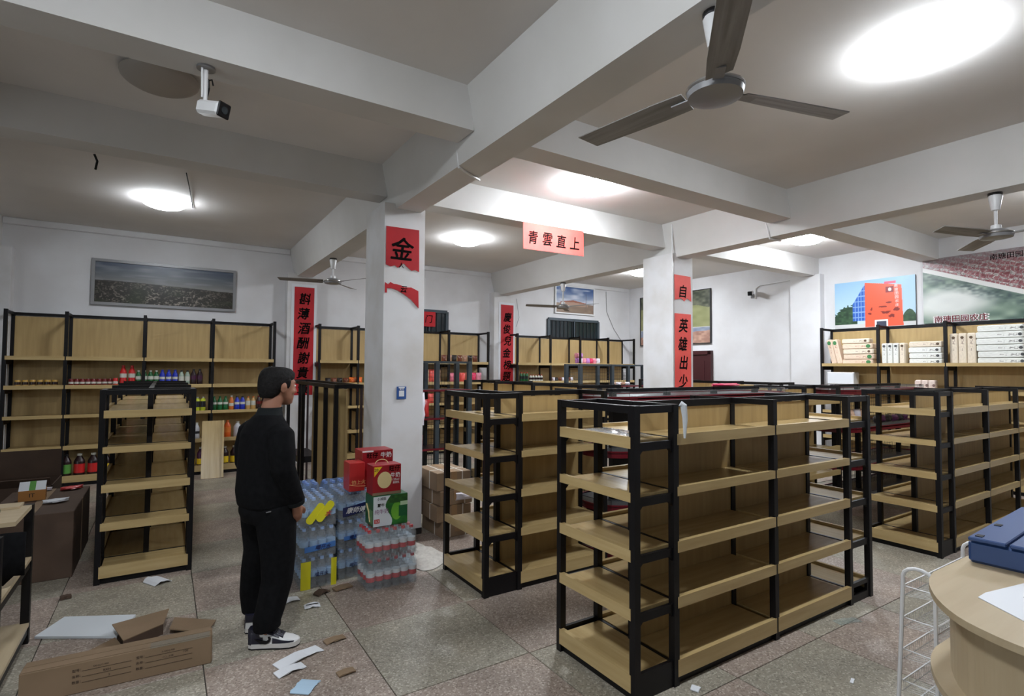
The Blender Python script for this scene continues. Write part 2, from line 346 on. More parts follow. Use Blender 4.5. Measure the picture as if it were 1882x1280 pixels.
# ------------------------------------------------------------------ shelving
LV = [(.045, .13), (.39, .447), (.672, .73), (.962, 1.01), (1.225, 1.282)]
H = 1.437; PW = .038
def gondola(label, x0, x1, y0, y1, axis='x', capL=True, capR=True, d=.30, shelves=True, bays=None, panels=True, slot=True):
    """double-sided island unit; local x runs along it"""
    if axis == 'x': Ln, Wd, rz = x1-x0, y1-y0, 0
    else: Ln, Wd, rz = y1-y0, x1-x0, PI/2
    t = thing('island_shelf', label, 'shelf', ((x0+x1)/2, (y0+y1)/2, 0), rz, 'island shelf units')
    a, b, w = -Ln/2, Ln/2, Wd/2
    m0 = a+d if capL else a; m1 = b-d if capR else b
    n = bays or max(1, round((m1-m0)/.88)); bl = (m1-m0)/n; p = PW/2
    gx, gy = ('pinex', 'piney')
    def post(x, y, z1=H): box('post', (x-p, x+p, y-p, y+p, 0, z1), 'black', t)
    def rail(*q): box('top_rail', q, 'black', t)
    xs = [m0+bl*i for i in range(n+1)]
    for i, x in enumerate(xs):
        post(x, 0)
        for s in (-1, 1):
            post(x, s*(w-p))
            rail(x-p*.8, x+p*.8, s*p if s > 0 else s*(w-2*p), s*(w-2*p) if s > 0 else s*p, H-.034, H)
    rail(m0, m1, -p*.9, p*.9, H-.04, H-.002)
    for i in range(n):
        u0, u1 = xs[i]+p, xs[i+1]-p
        if panels: box('back_panel', (u0, u1, -.009, .009, .06, H-.045), 'panelz', t)
        if not shelves: continue
        for s in (-1, 1):
            for z0, z1 in LV:
                q = MB(); ya, yb = sorted((s*.012, s*(w-.004)))
                q.box(u0+.002, u1-.002, ya, yb, z1-.040, z1-.020)
                fa, fb = sorted((s*(w-.024), s*(w+.002)))
                q.box(u0-.010, u1+.010, fa, fb, z0, z1)
                q.obj('shelf_board', gx, t)
            ka, kb = sorted((s*(w-.05), s*(w-.02))); box('kickplate', (u0, u1, ka, kb, 0, .05), 'black', t)
    for on, e, m, sg in ((capL, a, m0, -1), (capR, b, m1, 1)):
        if not on: continue
        xe = e-sg*p
        for s in (-1, 1):
            post(xe, s*(w-p))
            lo, hi = sorted((xe, m)); rail(lo, hi, s*(w-p)-p*.8, s*(w-p)+p*.8, H-.04, H-.002)
            for k, (z0, z1) in enumerate(LV):
                if k == 0:
                    if slot and sg > 0 and s < 0:
                        q = MB().box(lo, hi, s*(w-p)-.01, s*(w-p)+.01, 0, .05).box(lo, hi, s*(w-p)-.01, s*(w-p)+.01, .105, .135)
                        q.box(lo, lo+.045, s*(w-p)-.01, s*(w-p)+.01, .05, .105).box(hi-.045, hi, s*(w-p)-.01, s*(w-p)+.01, .05, .105); q.obj('end_plate', 'black', t)
                    else: box('end_plate', (lo, hi, s*(w-p)-.01, s*(w-p)+.01, 0, .13), 'black', t)
                else:
                    zz = z1-.03
                    q = MB(); q.add([(x, y, z) for y in (s*(w-p)-.009, s*(w-p)+.009) for x, z in ((lo, zz), (hi, zz), (hi, zz-.085), (hi-.045, zz-.042), (lo+.045, zz-.042), (lo, zz-.085))],
                                    [(0, 1, 2, 3, 4, 5)[::-1], (6, 7, 8, 9, 10, 11)]+[(i, (i+1) % 6, 6+(i+1) % 6, 6+i) for i in range(6)])
                    q.obj('bracket', 'black', t)
        lo, hi = sorted((xe-.017, xe+.017)); rail(lo, hi, -w+2*p, w-2*p, H-.04, H-.002)
        if not shelves: continue
        for z0, z1 in LV:
            q = MB(); fa, fb = sorted((e+sg*.002, e-sg*.024)); xa, xb = sorted((e-sg*.02, m-sg*(-.002)-sg*0))
            if sg < 0: xa, xb = e+.02, m-p*.2
            else: xa, xb = m+p*.2, e-.02
            q.box(xa, xb, -w+2*p+.002, w-2*p-.002, z1-.040, z1-.020).box(fa, fb, -w+2*p-.010, w-2*p+.010, z0, z1)
            q.obj('shelf_board', gy, t)
            box('gap_strip', (m-.009, m+.009, -w+2*p, w-2*p, z1-.034, z1-.0175), 'black', t)
        ka, kb = sorted((e-sg*.05, e-sg*.02)); box('kickplate', (ka, kb, -w+2*p, w-2*p, 0, .05), 'black', t)
    return t
gondola('empty pine and black steel island shelf, largest, in front of all the others', 1.94, 4.325, 1.905, 2.525)
gondola('empty pine and black steel island shelf directly behind the largest one, beside the pillar', 1.92, 3.06, 3.33, 4.00, capR=False, bays=1)
gondola('pine and black steel island shelf in front of the tissue packs on the right', 5.67, 8.6, 1.95, 2.57, capR=False)
gondola('long pine island shelf behind the man, end towards the camera', -.405, .216, 5.03, 7.75, axis='y', capR=False)
gondola('far pine island shelf running away behind the round-ended tiered rack', 3.78, 4.40, 4.55, 7.2, axis='y', capL=False, capR=False)
gondola('far pine island shelf before the maroon door', 7.25, 7.87, 4.5, 7.0, axis='y', capL=False, capR=False)
gondola('short pine island shelf between the two round-ended tiered racks', 6.02, 6.76, 3.30, 3.92, capL=False, capR=False, bays=1)
def empty_frame():
    t = thing('unfinished_shelf_frame', 'half-built black shelf frame with tan back panels and no boards, left of the pillar', 'shelf', (1.60, 5.6, 0))
    w = .13; p = .02
    for y in (0, .42, .86, 1.55, 1.72, 2.5): box('post', (-w-p, -w+p, y-p, y+p, 0, H), 'black', t)
    for y in (0, .6, 1.2, 1.72, 2.5): box('post', (w-.012, w+.012, y-.012, y+.012, 0, H), newmat('reddish_black_steel', (.025, .010, .012, 1), .5), t)
    for x in (-w, w): box('top_rail', (x-p, x+p, 0, 2.6, H-.04, H), 'black', t)
    box('top_rail', (-w, w, -.02, .02, H-.04, H), 'black', t); box('top_rail', (-w, w, 2.48, 2.52, H-.04, H), 'black', t)
    for y0, y1 in ((.03, .84), (.88, 1.53)): box('back_panel', (-.02, .0, y0, y1, .06, H-.05), 'panelz', t)
    box('bottom_rail', (-w, w, 1.74, 2.5, .38, .46), 'black', t)
empty_frame()
WL = [(.05, .14), (.485, .54), (.91, .955), (1.30, 1.352), (1.685, 1.735)]
def wall_shelf(label, xs, yf, yb, world=None, top=2.33, lv=WL, right=False):
    """single-sided unit; local x along, front at -y"""
    t = thing('wall_shelf', label, 'shelf', world or ((xs[0]+xs[-1])/2, (yf+yb)/2, 0), -PI/2 if right else 0, 'tall wall shelf units')
    cx = (xs[0]+xs[-1])/2; w = (yb-yf)/2; p = .02; xs = [x-cx for x in xs]
    for x in xs:
        box('post', (x-p, x+p, -w, -w+.04, 0, top+.01), 'black', t); box('post', (x-p, x+p, w-.04, w, 0, top), 'black', t)
        box('top_rail', (x-p*.8, x+p*.8, -w+.04, w-.04, top-.035, top), 'black', t)
        for z0, z1 in lv[1:]: box('bracket', (x-.012, x+.012, -w+.04, w-.04, z1-.11, z1-.04), 'black', t)
    for i in range(len(xs)-1):
        u0, u1 = xs[i]+p, xs[i+1]-p
        box('back_panel', (u0, u1, w-.03, w-.012, .08, top-.05), 'panelz', t)
        box('top_rail', (u0, u1, w-.04, w-.01, top-.04, top), 'black', t)
        for z0, z1 in lv:
            q = MB().box(u0+.002, u1-.002, -w+.01, w-.032, z1-.042, z1-.02).box(u0-.012, u1+.012, -w-.004, -w+.018, z0, z1)
            q.obj('shelf_board', 'pinex', t)
        box('kickplate', (u0, u1, -w+.02, -w+.05, 0, .06), 'black', t)
    return t
wall_shelf('tall pine wall shelf stocked with drinks under the framed city panorama', [-1.74, -1.13, -.26, .60, 1.46], 9.30, 9.75)
wall_shelf('tall pine wall shelf between the two back wall couplets, red snack packs on it', [2.16, 2.81, 3.68, 4.55, 5.42], 9.30, 9.75)
wall_shelf('tall pine wall shelf under the barred window and the train station picture', [6.12, 6.97, 7.80, 8.64, 9.47], 9.30, 9.75)
wall_shelf('tall pine wall shelf along the right wall, filled with tissue packs', [-1.305-.435-.43, -1.305, -.435, .435, 1.305], 9.4, 9.78, world=(9.59, 3.14, 0), right=True)
# stadium-tray racks
def stadium(x0, x1, w, n=12):
    pts = []
    for k in range(n+1): a = -PI/2+PI*k/n; pts.append((x1-w+w*math.cos(a), w*math.sin(a)))
    for k in range(n+1): a = PI/2+PI*k/n; pts.append((x0+w+w*math.cos(a), w*math.sin(a)))
    return pts
def tray_rack(label, x0, x1, y0, y1, dark=False):
    t = thing('tiered_rack', label, 'rack', ((x0+x1)/2, (y0+y1)/2, 0), 0, 'round-ended tiered racks')
    Ln = (x1-x0)/2; w = (y1-y0)/2
    for z in (.08, .46, .91, 1.37):
        top = z > 1.3
        MB().prism(stadium(-Ln, Ln, w), z-.012, z).obj('tray', 'dark', t)
        o = stadium(-Ln, Ln, w); i_ = stadium(-Ln+.012, Ln-.012, w-.012); n = len(o); q = MB()
        V = [(x, y, zz) for zz in (z-.045, z+.012) for x, y in o]+[(x, y, zz) for zz in (z-.045, z+.012) for x, y in i_]
        F = []
        for k in range(n):
            j = (k+1) % n; F += [(k, j, n+j, n+k), (2*n+k, 3*n+k, 3*n+j, 2*n+j), (n+k, n+j, 3*n+j, 3*n+k), (k, 2*n+k, 2*n+j, j)]
        q.add(V, F).obj('red_rim', 'red', t)
        oo = stadium(-Ln+.006, Ln-.006, w-.006)
        # clear upstand strip around the tray
        q = MB(); n = len(oo); q.add([(x, y, zz) for zz in (z+.012, z+.05) for x, y in oo], [(k, (k+1) % n, n+(k+1) % n, n+k) for k in range(n)]); q.obj('clear_upstand', 'glass', t)
        q = MB().tube([(x, y, z+.052) for x, y in oo], .003, 4, closed=True)
        for k in range(0, n, 2): q.tube([(oo[k][0], oo[k][1], z), (oo[k][0], oo[k][1], z+.052)], .002, 4)
        q.obj('wire_gallery', 'dark', t)
    npo = max(2, int(round((x1-x0)/.9))+1)
    for k in range(npo):
        x = -Ln+w+(2*Ln-2*w)*k/(npo-1); box('post', (x-.025, x+.025, -.025, .025, 0, 1.44), 'black', t)
    box('foot', (-Ln+w, Ln-w, -.15, .15, 0, .04), 'black', t)
    box('top_rail', (-Ln+w*.8, Ln-w*.8, -.02, .02, 1.40, 1.44), 'black', t)
    if dark: box('back_panel', (-Ln+w, Ln-w, -.012, .012, .05, 1.33), 'black', t)
    q = MB()
    for k in range(int((2*Ln-2*w)/.05)): x = -Ln+w+.05*k; q.tube([(x, .03, .1), (x, .03, 1.36)], .0022, 4)
    for z in np.arange(.15, 1.36, .05): q.tube([(-Ln+w, .03, z), (Ln-w, .03, z)], .0022, 4)
    q.obj('wire_mesh', 'dark', t)['kind'] = 'stuff'
    return t
tray_rack('long black tiered rack with round ends and red rims behind the largest island shelf', 3.09, 5.85, 3.30, 3.92, True)
tray_rack('black tiered rack with round red-rimmed end behind the right island shelf', 6.82, 9.2, 3.24, 3.86)
# slotted-angle racks
def angle_rack(label, xs, y0, y1, zs, top, meshed=True):
    t = thing('slotted_angle_rack', label, 'rack', ((xs[0]+xs[-1])/2, (y0+y1)/2, 0), 0, 'slotted angle racks'); cx = (xs[0]+xs[-1])/2; w = (y1-y0)/2
    X = [x-cx for x in xs]
    for x in X:
        for s in (-1, 1): box('post', (x-.03, x+.03, s*w-.03, s*w+.03, 0, top), 'slot', t)
    for z in zs:
        box('shelf_board', (X[0], X[-1], -w-.03, w, z-.02, z), 'dark', t); box('red_strip', (X[0], X[-1], -w-.045, -w-.03, z-.022, z+.004), 'red', t)
    box('top_rail', (X[0], X[-1], -w-.02, -w+.02, top-.03, top), 'slot', t); box('top_rail', (X[0], X[-1], w-.02, w+.02, top-.03, top), 'slot', t)
    if meshed:
        q = MB()
        for x in np.arange(X[0], X[-1], .05): q.tube([(x, w, .1), (x, w, top)], .0025, 4)
        for z in np.arange(.1, top, .06): q.tube([(X[0], w, z), (X[-1], w, z)], .0025, 4)
        q.obj('wire_mesh', 'dark', t)['kind'] = 'stuff'
    return t
angle_rack('blue-grey slotted steel rack with wire mesh beside the pillar', [2.45, 3.19, 3.70], 6.9, 7.3, (.1, .5, .92, 1.31), 1.71)
angle_rack('blue-grey slotted steel rack with wire mesh near the right pillar', [6.28, 7.05, 7.86], 7.5, 7.9, (.1, .5, .92, 1.30), 1.70)
# ------------------------------------------------------------------ ceiling fans
def fan(label, x, y, zt, zh, angs, r=.75, small=False):
    t = thing('ceiling_fan', label, 'fan', (x, y, zh), group='ceiling fans')
    dz = zt-zh
    MB().lathe([(.05, dz-.02), (.05, dz), (.02, dz)], 16).obj('ceiling_hook', 'dark', t)
    MB().lathe([(.022, dz-.15), (.03, dz-.15), (.05, dz-.03), (.045, dz-.02), (.02, dz-.02)], 16).obj('canopy', 'white', t, smooth=True)
    MB().tube([(0, 0, .05), (0, 0, dz-.1)], .012, 8).obj('rod', 'white', t, smooth=True)
    MB().lathe([(.018, .09), (.035, .085), (.04, .045), (.02, .04)], 16).obj('rod_cup', 'white', t, smooth=True)
    MB().lathe([(.02, .05), (.07, .045), (.10, .02), (.118, -.002), (.112, -.024), (.07, -.034), (.0005, -.036)], 28).obj('motor_housing', 'grey', t, smooth=True)
    MB().lathe([(.117, .002), (.121, .008), (.119, .016), (.110, .02)], 28).obj('chrome_ring', 'chrome', t, smooth=True)
    for a in angs:
        b = MB(); n = 9; V = []
        for i in range(n):
            u = i/(n-1); rr = .13+(r-.13)*u; w = .058+.008*min(1, u*4)-.004*u; tw = math.radians(16-6*u)
            ends = [(-w*.9, 0), (w, 0)]
            cut = .03 if i == n-1 else 0
            for (yy, _), cx in zip(ends, (cut, 0)):
                V += [(rr-cx, yy*math.cos(tw), yy*math.sin(tw)+.004), (rr-cx, yy*math.cos(tw), yy*math.sin(tw)-.001)]
        F = []
        for i in range(n-1):
            o = 4*i; F += [(o, o+4, o+6, o+2), (o+1, o+3, o+7, o+5), (o, o+1, o+5, o+4), (o+2, o+6, o+7, o+3)]
        F += [(0, 2, 3, 1), (4*n-4, 4*n-3, 4*n-1, 4*n-2)]
        bl = b.add(V, F).obj('blade', 'blade', t, rot=(0, 0, math.radians(a)))
        MB().box(.09, .20, -.022, .022, -.006, .0).obj('blade_bracket', 'grey', bl)
fan('large ceiling fan with dusty grey blades hanging in front of the brightest lamp', 1.95, 1.44, 3.155, 2.81, (99, -15, 222), .72)
fan('ceiling fan hanging at the far right beside the orange building poster', 5.98, 1.62, 3.155, 2.79, (163, 262, 35), .68)
fan('ceiling fan left of the pillar, above the left red couplet', 1.96, 7.75, 3.155, 2.82, (168, 50, -62), .72)
fan('ceiling fan in front of the train station picture', 5.96, 7.6, 3.155, 2.72, (165, 285, 45), .72)
# ------------------------------------------------------------------ security cameras, conduits, wires
def cctv(label, loc, rz, drop, wall=False):
    t = thing('security_camera', label, 'camera', loc, rz, 'security cameras')
    MB().lathe([(.048, -.012), (.048, 0), (.01, 0)], 20).obj('mount_plate', 'grey', t) if not wall else box('mount_plate', (-.03, .03, -.03, .03, -.04, .04), 'grey', t)
    if not wall:
        MB().tube([(0, 0, -.01), (0, 0, -drop)], .012, 8).obj('stem', 'white', t); MB().tube([(-.025, 0, -.01), (-.02, 0, -drop*.9)], .006, 6).obj('cable', 'white', t)
        MB().tube([(.012, 0, -.07), (.04, .0, -.05), (.05, 0, -.08)], .005, 6).obj('cable', 'black', t); MB().tube([(.014, 0, -.06), (.02, 0, -.11), (.01, 0, -.16)], .007, 6).obj('cable', 'black', t)
    else: MB().tube([(0, 0, 0), (0, -.09, .01), (0, -.12, .03)], .012, 8).obj('stem', 'grey', t)
    c = link('camera_body', boxmesh(.075, .17, .075, 'white', .014), t, None, (0, -.05, -drop-.045) if not wall else (0, -.17, .045), (math.radians(14), 0, 0))
    link('lens_hood', boxmesh(.082, .012, .082, 'black', .006), c, None, (0, -.091, 0)); MB().tube([(0, -.097, 0), (0, -.101, 0)], .02, 14).obj('lens', 'glassdark', c)
    return t
cctv('white security camera hanging from the beam next to the unlit ceiling lamp', (.15, 3.45, 3.305), math.radians(38), .20)
cctv('small dark-faced security camera on the right wall, fed by a bent conduit', (9.79, 6.40, 3.08), math.radians(-68), 0, True)
def wire(label, pts, r, mat, name='wall_conduit', cat='conduit', n=6):
    o = MB().tube(pts, r, n).obj(name, mat, None, smooth=True); return tag(o, label, cat)
wire('white cable conduit bent around the near beam in front of the pillar', [(1.822, 3.62, 3.30), (1.832, 3.63, 3.20), (1.845, 3.64, 3.150), (1.95, 3.7, 3.142), (2.10, 3.78, 3.142), (2.105, 3.8, 3.17)], .011, 'white')
wire('white cable conduit bent around the beam before the right wall', [(5.815, 3.62, 3.32), (5.825, 3.60, 3.2), (5.85, 3.6, 3.14), (5.98, 3.6, 3.14), (6.10, 3.62, 3.15)], .012, 'white')
wire('white conduit rising from the right wall camera to the beam', [(9.78, 6.34, 3.02), (9.78, 6.33, 3.22), (9.78, 6.25, 3.27), (9.78, 5.58, 3.30)], .011, 'white')
wire('white conduit running down the pillar with the second couplet', [(5.75, 4.945, 3.62), (5.75, 4.942, 2.9), (5.75, 4.942, 1.35)], .010, 'white')
wire('thin black wire dangling on the ceiling beside the left lit lamp', [(.13, 6.45, 3.612), (.17, 6.9, 3.608), (.20, 7.3, 3.612), (.24, 7.85, 3.612)], .005, 'ink', 'dangling_wire', 'wire', 4)
wire('short black wire end hanging from the beam over the left lamp', [(-.52, 5.36, 3.30), (-.50, 5.37, 3.25), (-.51, 5.37, 3.18)], .008, 'black', 'dangling_wire', 'wire', 4)
wire('thin grey wire sagging down the back wall by the corner', [(9.0, 9.78, 3.5), (9.02, 9.78, 3.0), (9.25, 9.78, 2.6), (9.6, 9.78, 2.2)], .006, 'grey', 'dangling_wire', 'wire', 4)
wire('thin grey wire hanging beside the second couplet on the back wall', [(6.26, 9.59, 3.1), (6.30, 9.59, 2.9), (6.34, 9.6, 2.7), (6.26, 9.59, 2.5)], .006, 'grey', 'dangling_wire', 'wire', 4)
# ------------------------------------------------------------------ red couplets
def poly_sheet(name, pts, y, mat, th=.003):
    q = MB(); T = Matrix(((1, 0, 0, 0), (0, 0, 1, 0), (0, 1, 0, 0), (0, 0, 0, 1)))
    return q.prism(pts, y-th, y, T).obj(name, mat)
def couplet(label, x0, x1, z0, z1, y, s, h, mat='redpaper', ink='ink', gap=None, zs=None, border=False):
    c = ((x0+x1)/2, y, (z0+z1)/2); t = thing('red_couplet', label, 'banner', c)
    w = x1-x0; H2 = z1-z0
    box('paper', (-w/2, w/2, -.004, 0, -H2/2, H2/2), mat, t)
    if border: box('backing', (-w/2-.05, w/2+.04, .0005, .004, -H2/2-.02, H2/2+.05), 'paper', t)
    zs = zs or [H2/2-(i+.62)*H2/len(s) for i in range(len(s))]
    for k, (ch, z) in enumerate(zip(s, zs)): text(ch, h, ink, t, (.008*(-1)**k, -.0055, z), bold=.03, shear=.18, sx=.92)
    return t
couplet('red couplet with seven black characters on the back wall left of the pillar', 1.80, 2.12, 1.14, 2.97, 9.594, '斟薄酒酬謝貴賓', .19, border=True, zs=[.915-.20-.25*i for i in range(7)])
couplet('red couplet with seven black characters on the back wall between two shelf units', 5.88, 6.19, 1.15, 2.95, 9.594, '慶俊兒金榜題名', .19, border=True, zs=[.90-.26-.25*i for i in range(7)])
# torn paper on the near pillar
t = thing('torn_couplet', 'large torn red paper with a gold-metal character on the near pillar', 'banner', (1.905, 4.946, 2.77))
def shift(pts, cx, cz): return [(x-cx, z-cz) for x, z in pts]
T_ = Matrix(((1, 0, 0, 0), (0, 0, 1, 0), (0, 1, 0, 0), (0, 0, 0, 1)))
top = [(1.74, 2.97), (2.075, 2.975), (2.08, 2.56), (2.04, 2.575), (2.0, 2.565), (1.95, 2.60), (1.92, 2.63), (1.89, 2.60), (1.86, 2.58), (1.83, 2.60), (1.79, 2.585), (1.74, 2.60)]
MB().prism(shift(top, 1.905, 2.77), -.004, 0, T_).obj('paper', 'redpaper', t)
text('金', .215, 'ink', t, (0, -.0055, .0), bold=.02, shear=.12)
text('人', .05, 'ink', t, (-.01, -.0055, -.165), bold=.02)
t = thing('torn_couplet', 'small torn scrap of red paper left lower on the near pillar', 'banner', (1.905, 4.946, 2.36))
low = [(1.735, 2.43), (1.765, 2.41), (1.79, 2.435), (1.82, 2.42), (1.85, 2.42), (1.9, 2.41), (1.93, 2.395), (2.0, 2.40), (2.075, 2.37), (2.08, 2.20), (2.0, 2.28), (1.93, 2.325), (1.86, 2.36), (1.80, 2.375), (1.755, 2.375), (1.755, 2.33), (1.735, 2.33)]
MB().prism(shift(low, 1.905, 2.36), -.004, 0, T_).obj('paper', 'redpaper', t)
text('云', .06, 'ink', t, (.02, -.0055, .015), bold=.03, shear=.2)
# right pillar
t = thing('red_couplet', 'short red paper with one black character high on the right pillar', 'banner', (5.96, 4.946, 2.74))
MB().prism(shift([(5.79, 2.91), (6.12, 2.905), (6.135, 2.56), (6.05, 2.60), (5.99, 2.555), (5.93, 2.59), (5.80, 2.565)], 5.96, 2.74), -.004, 0, T_).obj('paper', 'pinkpaper', t)
text('自', .17, 'ink', t, (0, -.0055, -.05), bold=.02, shear=.15)
couplet('long red couplet on the right pillar below the short red paper', 5.795, 6.125, 1.20, 2.38, 4.946, '英雄出少年', .185, 'pinkpaper', zs=[.59-.16-.255*i for i in range(5)])
# banner hanging from the beam
t = thing('red_banner', 'pale red horizontal banner with four characters hanging from the beam', 'banner', (3.865, 5.10, 3.155)); t.rotation_euler = (0, math.radians(-1), 0)
box('paper', (-.45, .45, -.004, 0, -.155, .155), 'pinkpaper', t)
for k, ch in enumerate('青雲直上'): text(ch, .15, 'ink', t, (-.31+.205*k, -.0055, -.01), bold=.024, shear=.12, sx=.9)
# small red sign by window 2
t = thing('red_sign', 'small square red paper with one character over the left dark window', 'sign', (4.27, 9.73, 2.58))
box('paper', (-.18, .18, -.004, 0, -.16, .13), 'redpaper', t); text('门', .15, 'ink', t, (.04, -.006, -.01), bold=.02, shear=.15)
t = thing('wall_poster', 'narrow pale poster beside the pillar above the small red sign', 'poster', (4.16, 9.79, 3.02))
box('sheet', (-.10, .10, -.006, 0, -.36, .36), 'white', t); box('dark_strip', (.02, .07, -.008, -.006, -.30, .1), 'slot', t)
# blue payment sign without its code
t = thing('payment_sign', 'small blue sign with a blank white square on the near pillar', 'sign', (1.915, 4.946, 1.375))
box('plate', (-.047, .047, -.006, 0, -.06, .06), solid('payblue', (45, 84, 150)), t); box('white_square', (-.026, .026, -.008, -.006, -.035, .02), 'paper', t)
box('white_strip', (-.03, .03, -.008, -.006, .062-.018, .062-.006), 'paper', t); text('支付', .02, 'whiteink', t, (0, -.0085, .036))
# ------------------------------------------------------------------ pictures
def sky(u, v, a, b): return mixc(rgb(*a), rgb(*b), v)
def f_pan(u, v):
    hz = .52+.02*np.sin(u*5)-.05*u
    s = mixc(rgb(128, 128, 126), rgb(70, 82, 102), np.clip((v-.5)*2, 0, 1)); cl = vnoise(u*3, v*6, 3, 2); s = mixc(s, rgb(146, 148, 152), np.clip(cl-.5, 0, .5)*1.3)
    n = .6*vnoise(u, v*.4, 110, 3)+.4*vnoise(u, v*.4, 45, 6); pw = np.clip(1.25-v*1.2, .3, 1); g = mixc(rgb(48, 45, 40), rgb(168, 158, 146), np.clip((n-.50)*3.4, 0, 1)*np.clip(1.3-np.abs(u-.45)*1.8, .2, 1)*pw); g = mixc(g, rgb(54, 62, 44), np.clip(vnoise(u, v, 7, 4)-.55, 0, 1)*1.8)
    m = (v < hz); hills = (v < hz+.03*vnoise(u, v*0, 8, 5)); out = np.where(hills[..., None], rgb(70, 68, 66), s); return np.where(m[..., None], g, out)
def f_station(u, v):
    s = mixc(rgb(196, 200, 210), rgb(66, 92, 140), np.clip((v-.35)*1.8, 0, 1)); s = mixc(s, rgb(225, 225, 230), np.clip(vnoise(u*2, v*4, 3, 8)-.5, 0, 1)*1.5)
    g = mixc(rgb(150, 130, 112), rgb(122, 104, 92), vnoise(u, v, 10, 9)); out = np.where((v < .36)[..., None], g, s)
    roof = (v < .50-.5*np.abs(u-.45)*.5) & (v > .30) & (u > .12) & (u < .8); out = np.where(roof[..., None], rgb(150, 96, 78), out)
    body = (v < .42-.1*np.abs(u-.45)) & (v > .28) & (u > .15) & (u < .85); out = np.where(body[..., None], rgb(170, 140, 124), out)
    for x in (.17, .80): out = np.where(((np.abs(u-x) < .008) & (v > .25) & (v < .8))[..., None], rgb(90, 96, 108), out)
    return out
def f_orange(u, v):
    s = mixc(rgb(196, 216, 230), rgb(146, 186, 218), v); out = s
    tr = (v < .22+.42*vnoise(u, u*0, 7, 11)+.10*vnoise(u, v, 40, 14)) & (u < .3); out = np.where(tr[..., None], mixc(rgb(30, 52, 40), rgb(66, 96, 66), vnoise(u, v, 30, 12)), out)
    tr = (v < .34-2.2*(u-.93)**2*10) & (u > .84); out = np.where(tr[..., None], mixc(rgb(36, 62, 44), rgb(60, 88, 60), vnoise(u, v, 30, 12)), out)
    out = np.where((v < .10)[..., None], rgb(205, 205, 205), out)
    bl = (u > .24) & (u < .40) & (v > .16) & (v < .52+.40*np.clip((u-.24)/.16, 0, 1)); out = np.where(bl[..., None], rgb(42, 92, 180), out)
    gl = bl & ((np.mod(v*9, 1) < .18) | (np.mod(u*26, 1) < .2)); out = np.where(gl[..., None], rgb(130, 165, 215), out)
    og = (u > .40) & (u < .86-.02*v) & (v > .02) & (v < .95-.12*np.clip((u-.40)/.46, 0, 1)); out = np.where(og[..., None], rgb(238, 92, 62), out)
    pk = (u > .64) & (u < .78) & (v > .88) & (v < .93); out = np.where(pk[..., None], rgb(220, 80, 110), out)
    rd = (u > .655) & (u < .75) & (v > .70) & (v < .82); out = np.where(rd[..., None], rgb(130, 30, 36), out)
    out = np.where((((u-.705)**2*3+(v-.76)**2) < .0012)[..., None], rgb(240, 230, 225), out)
    for (x, y, a, b) in ((.48, .40, .02, .05), (.46, .30, .03, .03), (.62, .42, .06, .025), (.69, .50, .04, .02), (.66, .30, .09, .04), (.72, .22, .05, .05), (.78, .36, .05, .05)):
        k = ((u-x)/a)**2+((v-y)/b)**2 < 1-.9*vnoise(u, v, 40, 13); out = np.where(k[..., None], rgb(126, 40, 34), out)
    dr = (u > .52) & (u < .68) & (v < .16); out = np.where(dr[..., None], rgb(236, 232, 228), out); dr = (u > .54) & (u < .66) & (v < .13); out = np.where(dr[..., None], rgb(60, 66, 84), out)
    return out
def f_aerial(u, v):
    # u right (towards the camera), v up
    d = v-(.86-.72*u); out = mixc(rgb(150, 168, 150), rgb(70, 92, 84), vnoise(u, v, 12, 20))
    out = mixc(out, rgb(226, 228, 226), np.clip(1.2-((u-.18)**2*9+(v-.30)**2*14), 0, 1)*.9)
    out = mixc(out, rgb(58, 74, 78), np.clip(1-np.abs(d+.12)*7, 0, 1)*vnoise(u, v, 40, 21))
    rr = (d+.02)*12+.5*vnoise(u, v, 24, 24); rows = np.mod(rr, 1); a = np.mod((u*1.0-v*.2)*30+np.floor(rr)*.37+1.1*vnoise(u, v, 26, 25), 1)
    rf = mixc(rgb(112, 56, 62), rgb(168, 120, 124), vnoise(u*1.4, v*1.4, 45, 22)); wh = mixc(rgb(214, 208, 206), rgb(116, 112, 110), vnoise(u, v, 90, 23))
    town = np.where(((rows > .34) | (a > .82))[..., None], rf, wh); town = np.where(((rows > .34) & (a > .86))[..., None], wh, town)
    out = np.where((d > -.01)[..., None], town, out); out = np.where(((d > -.05) & (d < .02))[..., None], rgb(214, 214, 212), out)
    f = np.clip((v-.80)*5-.6*u*0, 0, 1); out = mixc(out, rgb(150, 146, 150), f*.75)
    return out
def f_green(u, v):
    out = mixc(rgb(128, 132, 90), rgb(150, 150, 108), vnoise(u, v, 14, 30)); tr = v > .66+.1*vnoise(u, v*0, 5, 31)
    out = np.where(tr[..., None], mixc(rgb(52, 58, 46), rgb(118, 118, 100), vnoise(u, v, 24, 32)), out)
    lo = v < .30; s = mixc(rgb(196, 160, 140), rgb(150, 112, 100), vnoise(u, v, 30, 33)); mt = (v > .16+.08*vnoise(u, v*0, 6, 34)); s = np.where(mt[..., None], mixc(rgb(110, 120, 140), rgb(170, 178, 196), vnoise(u, v, 20, 35)), s)
    out = np.where(lo[..., None], s, out); return np.where(((v > .295) & (v < .305))[..., None], rgb(210, 205, 200), out)
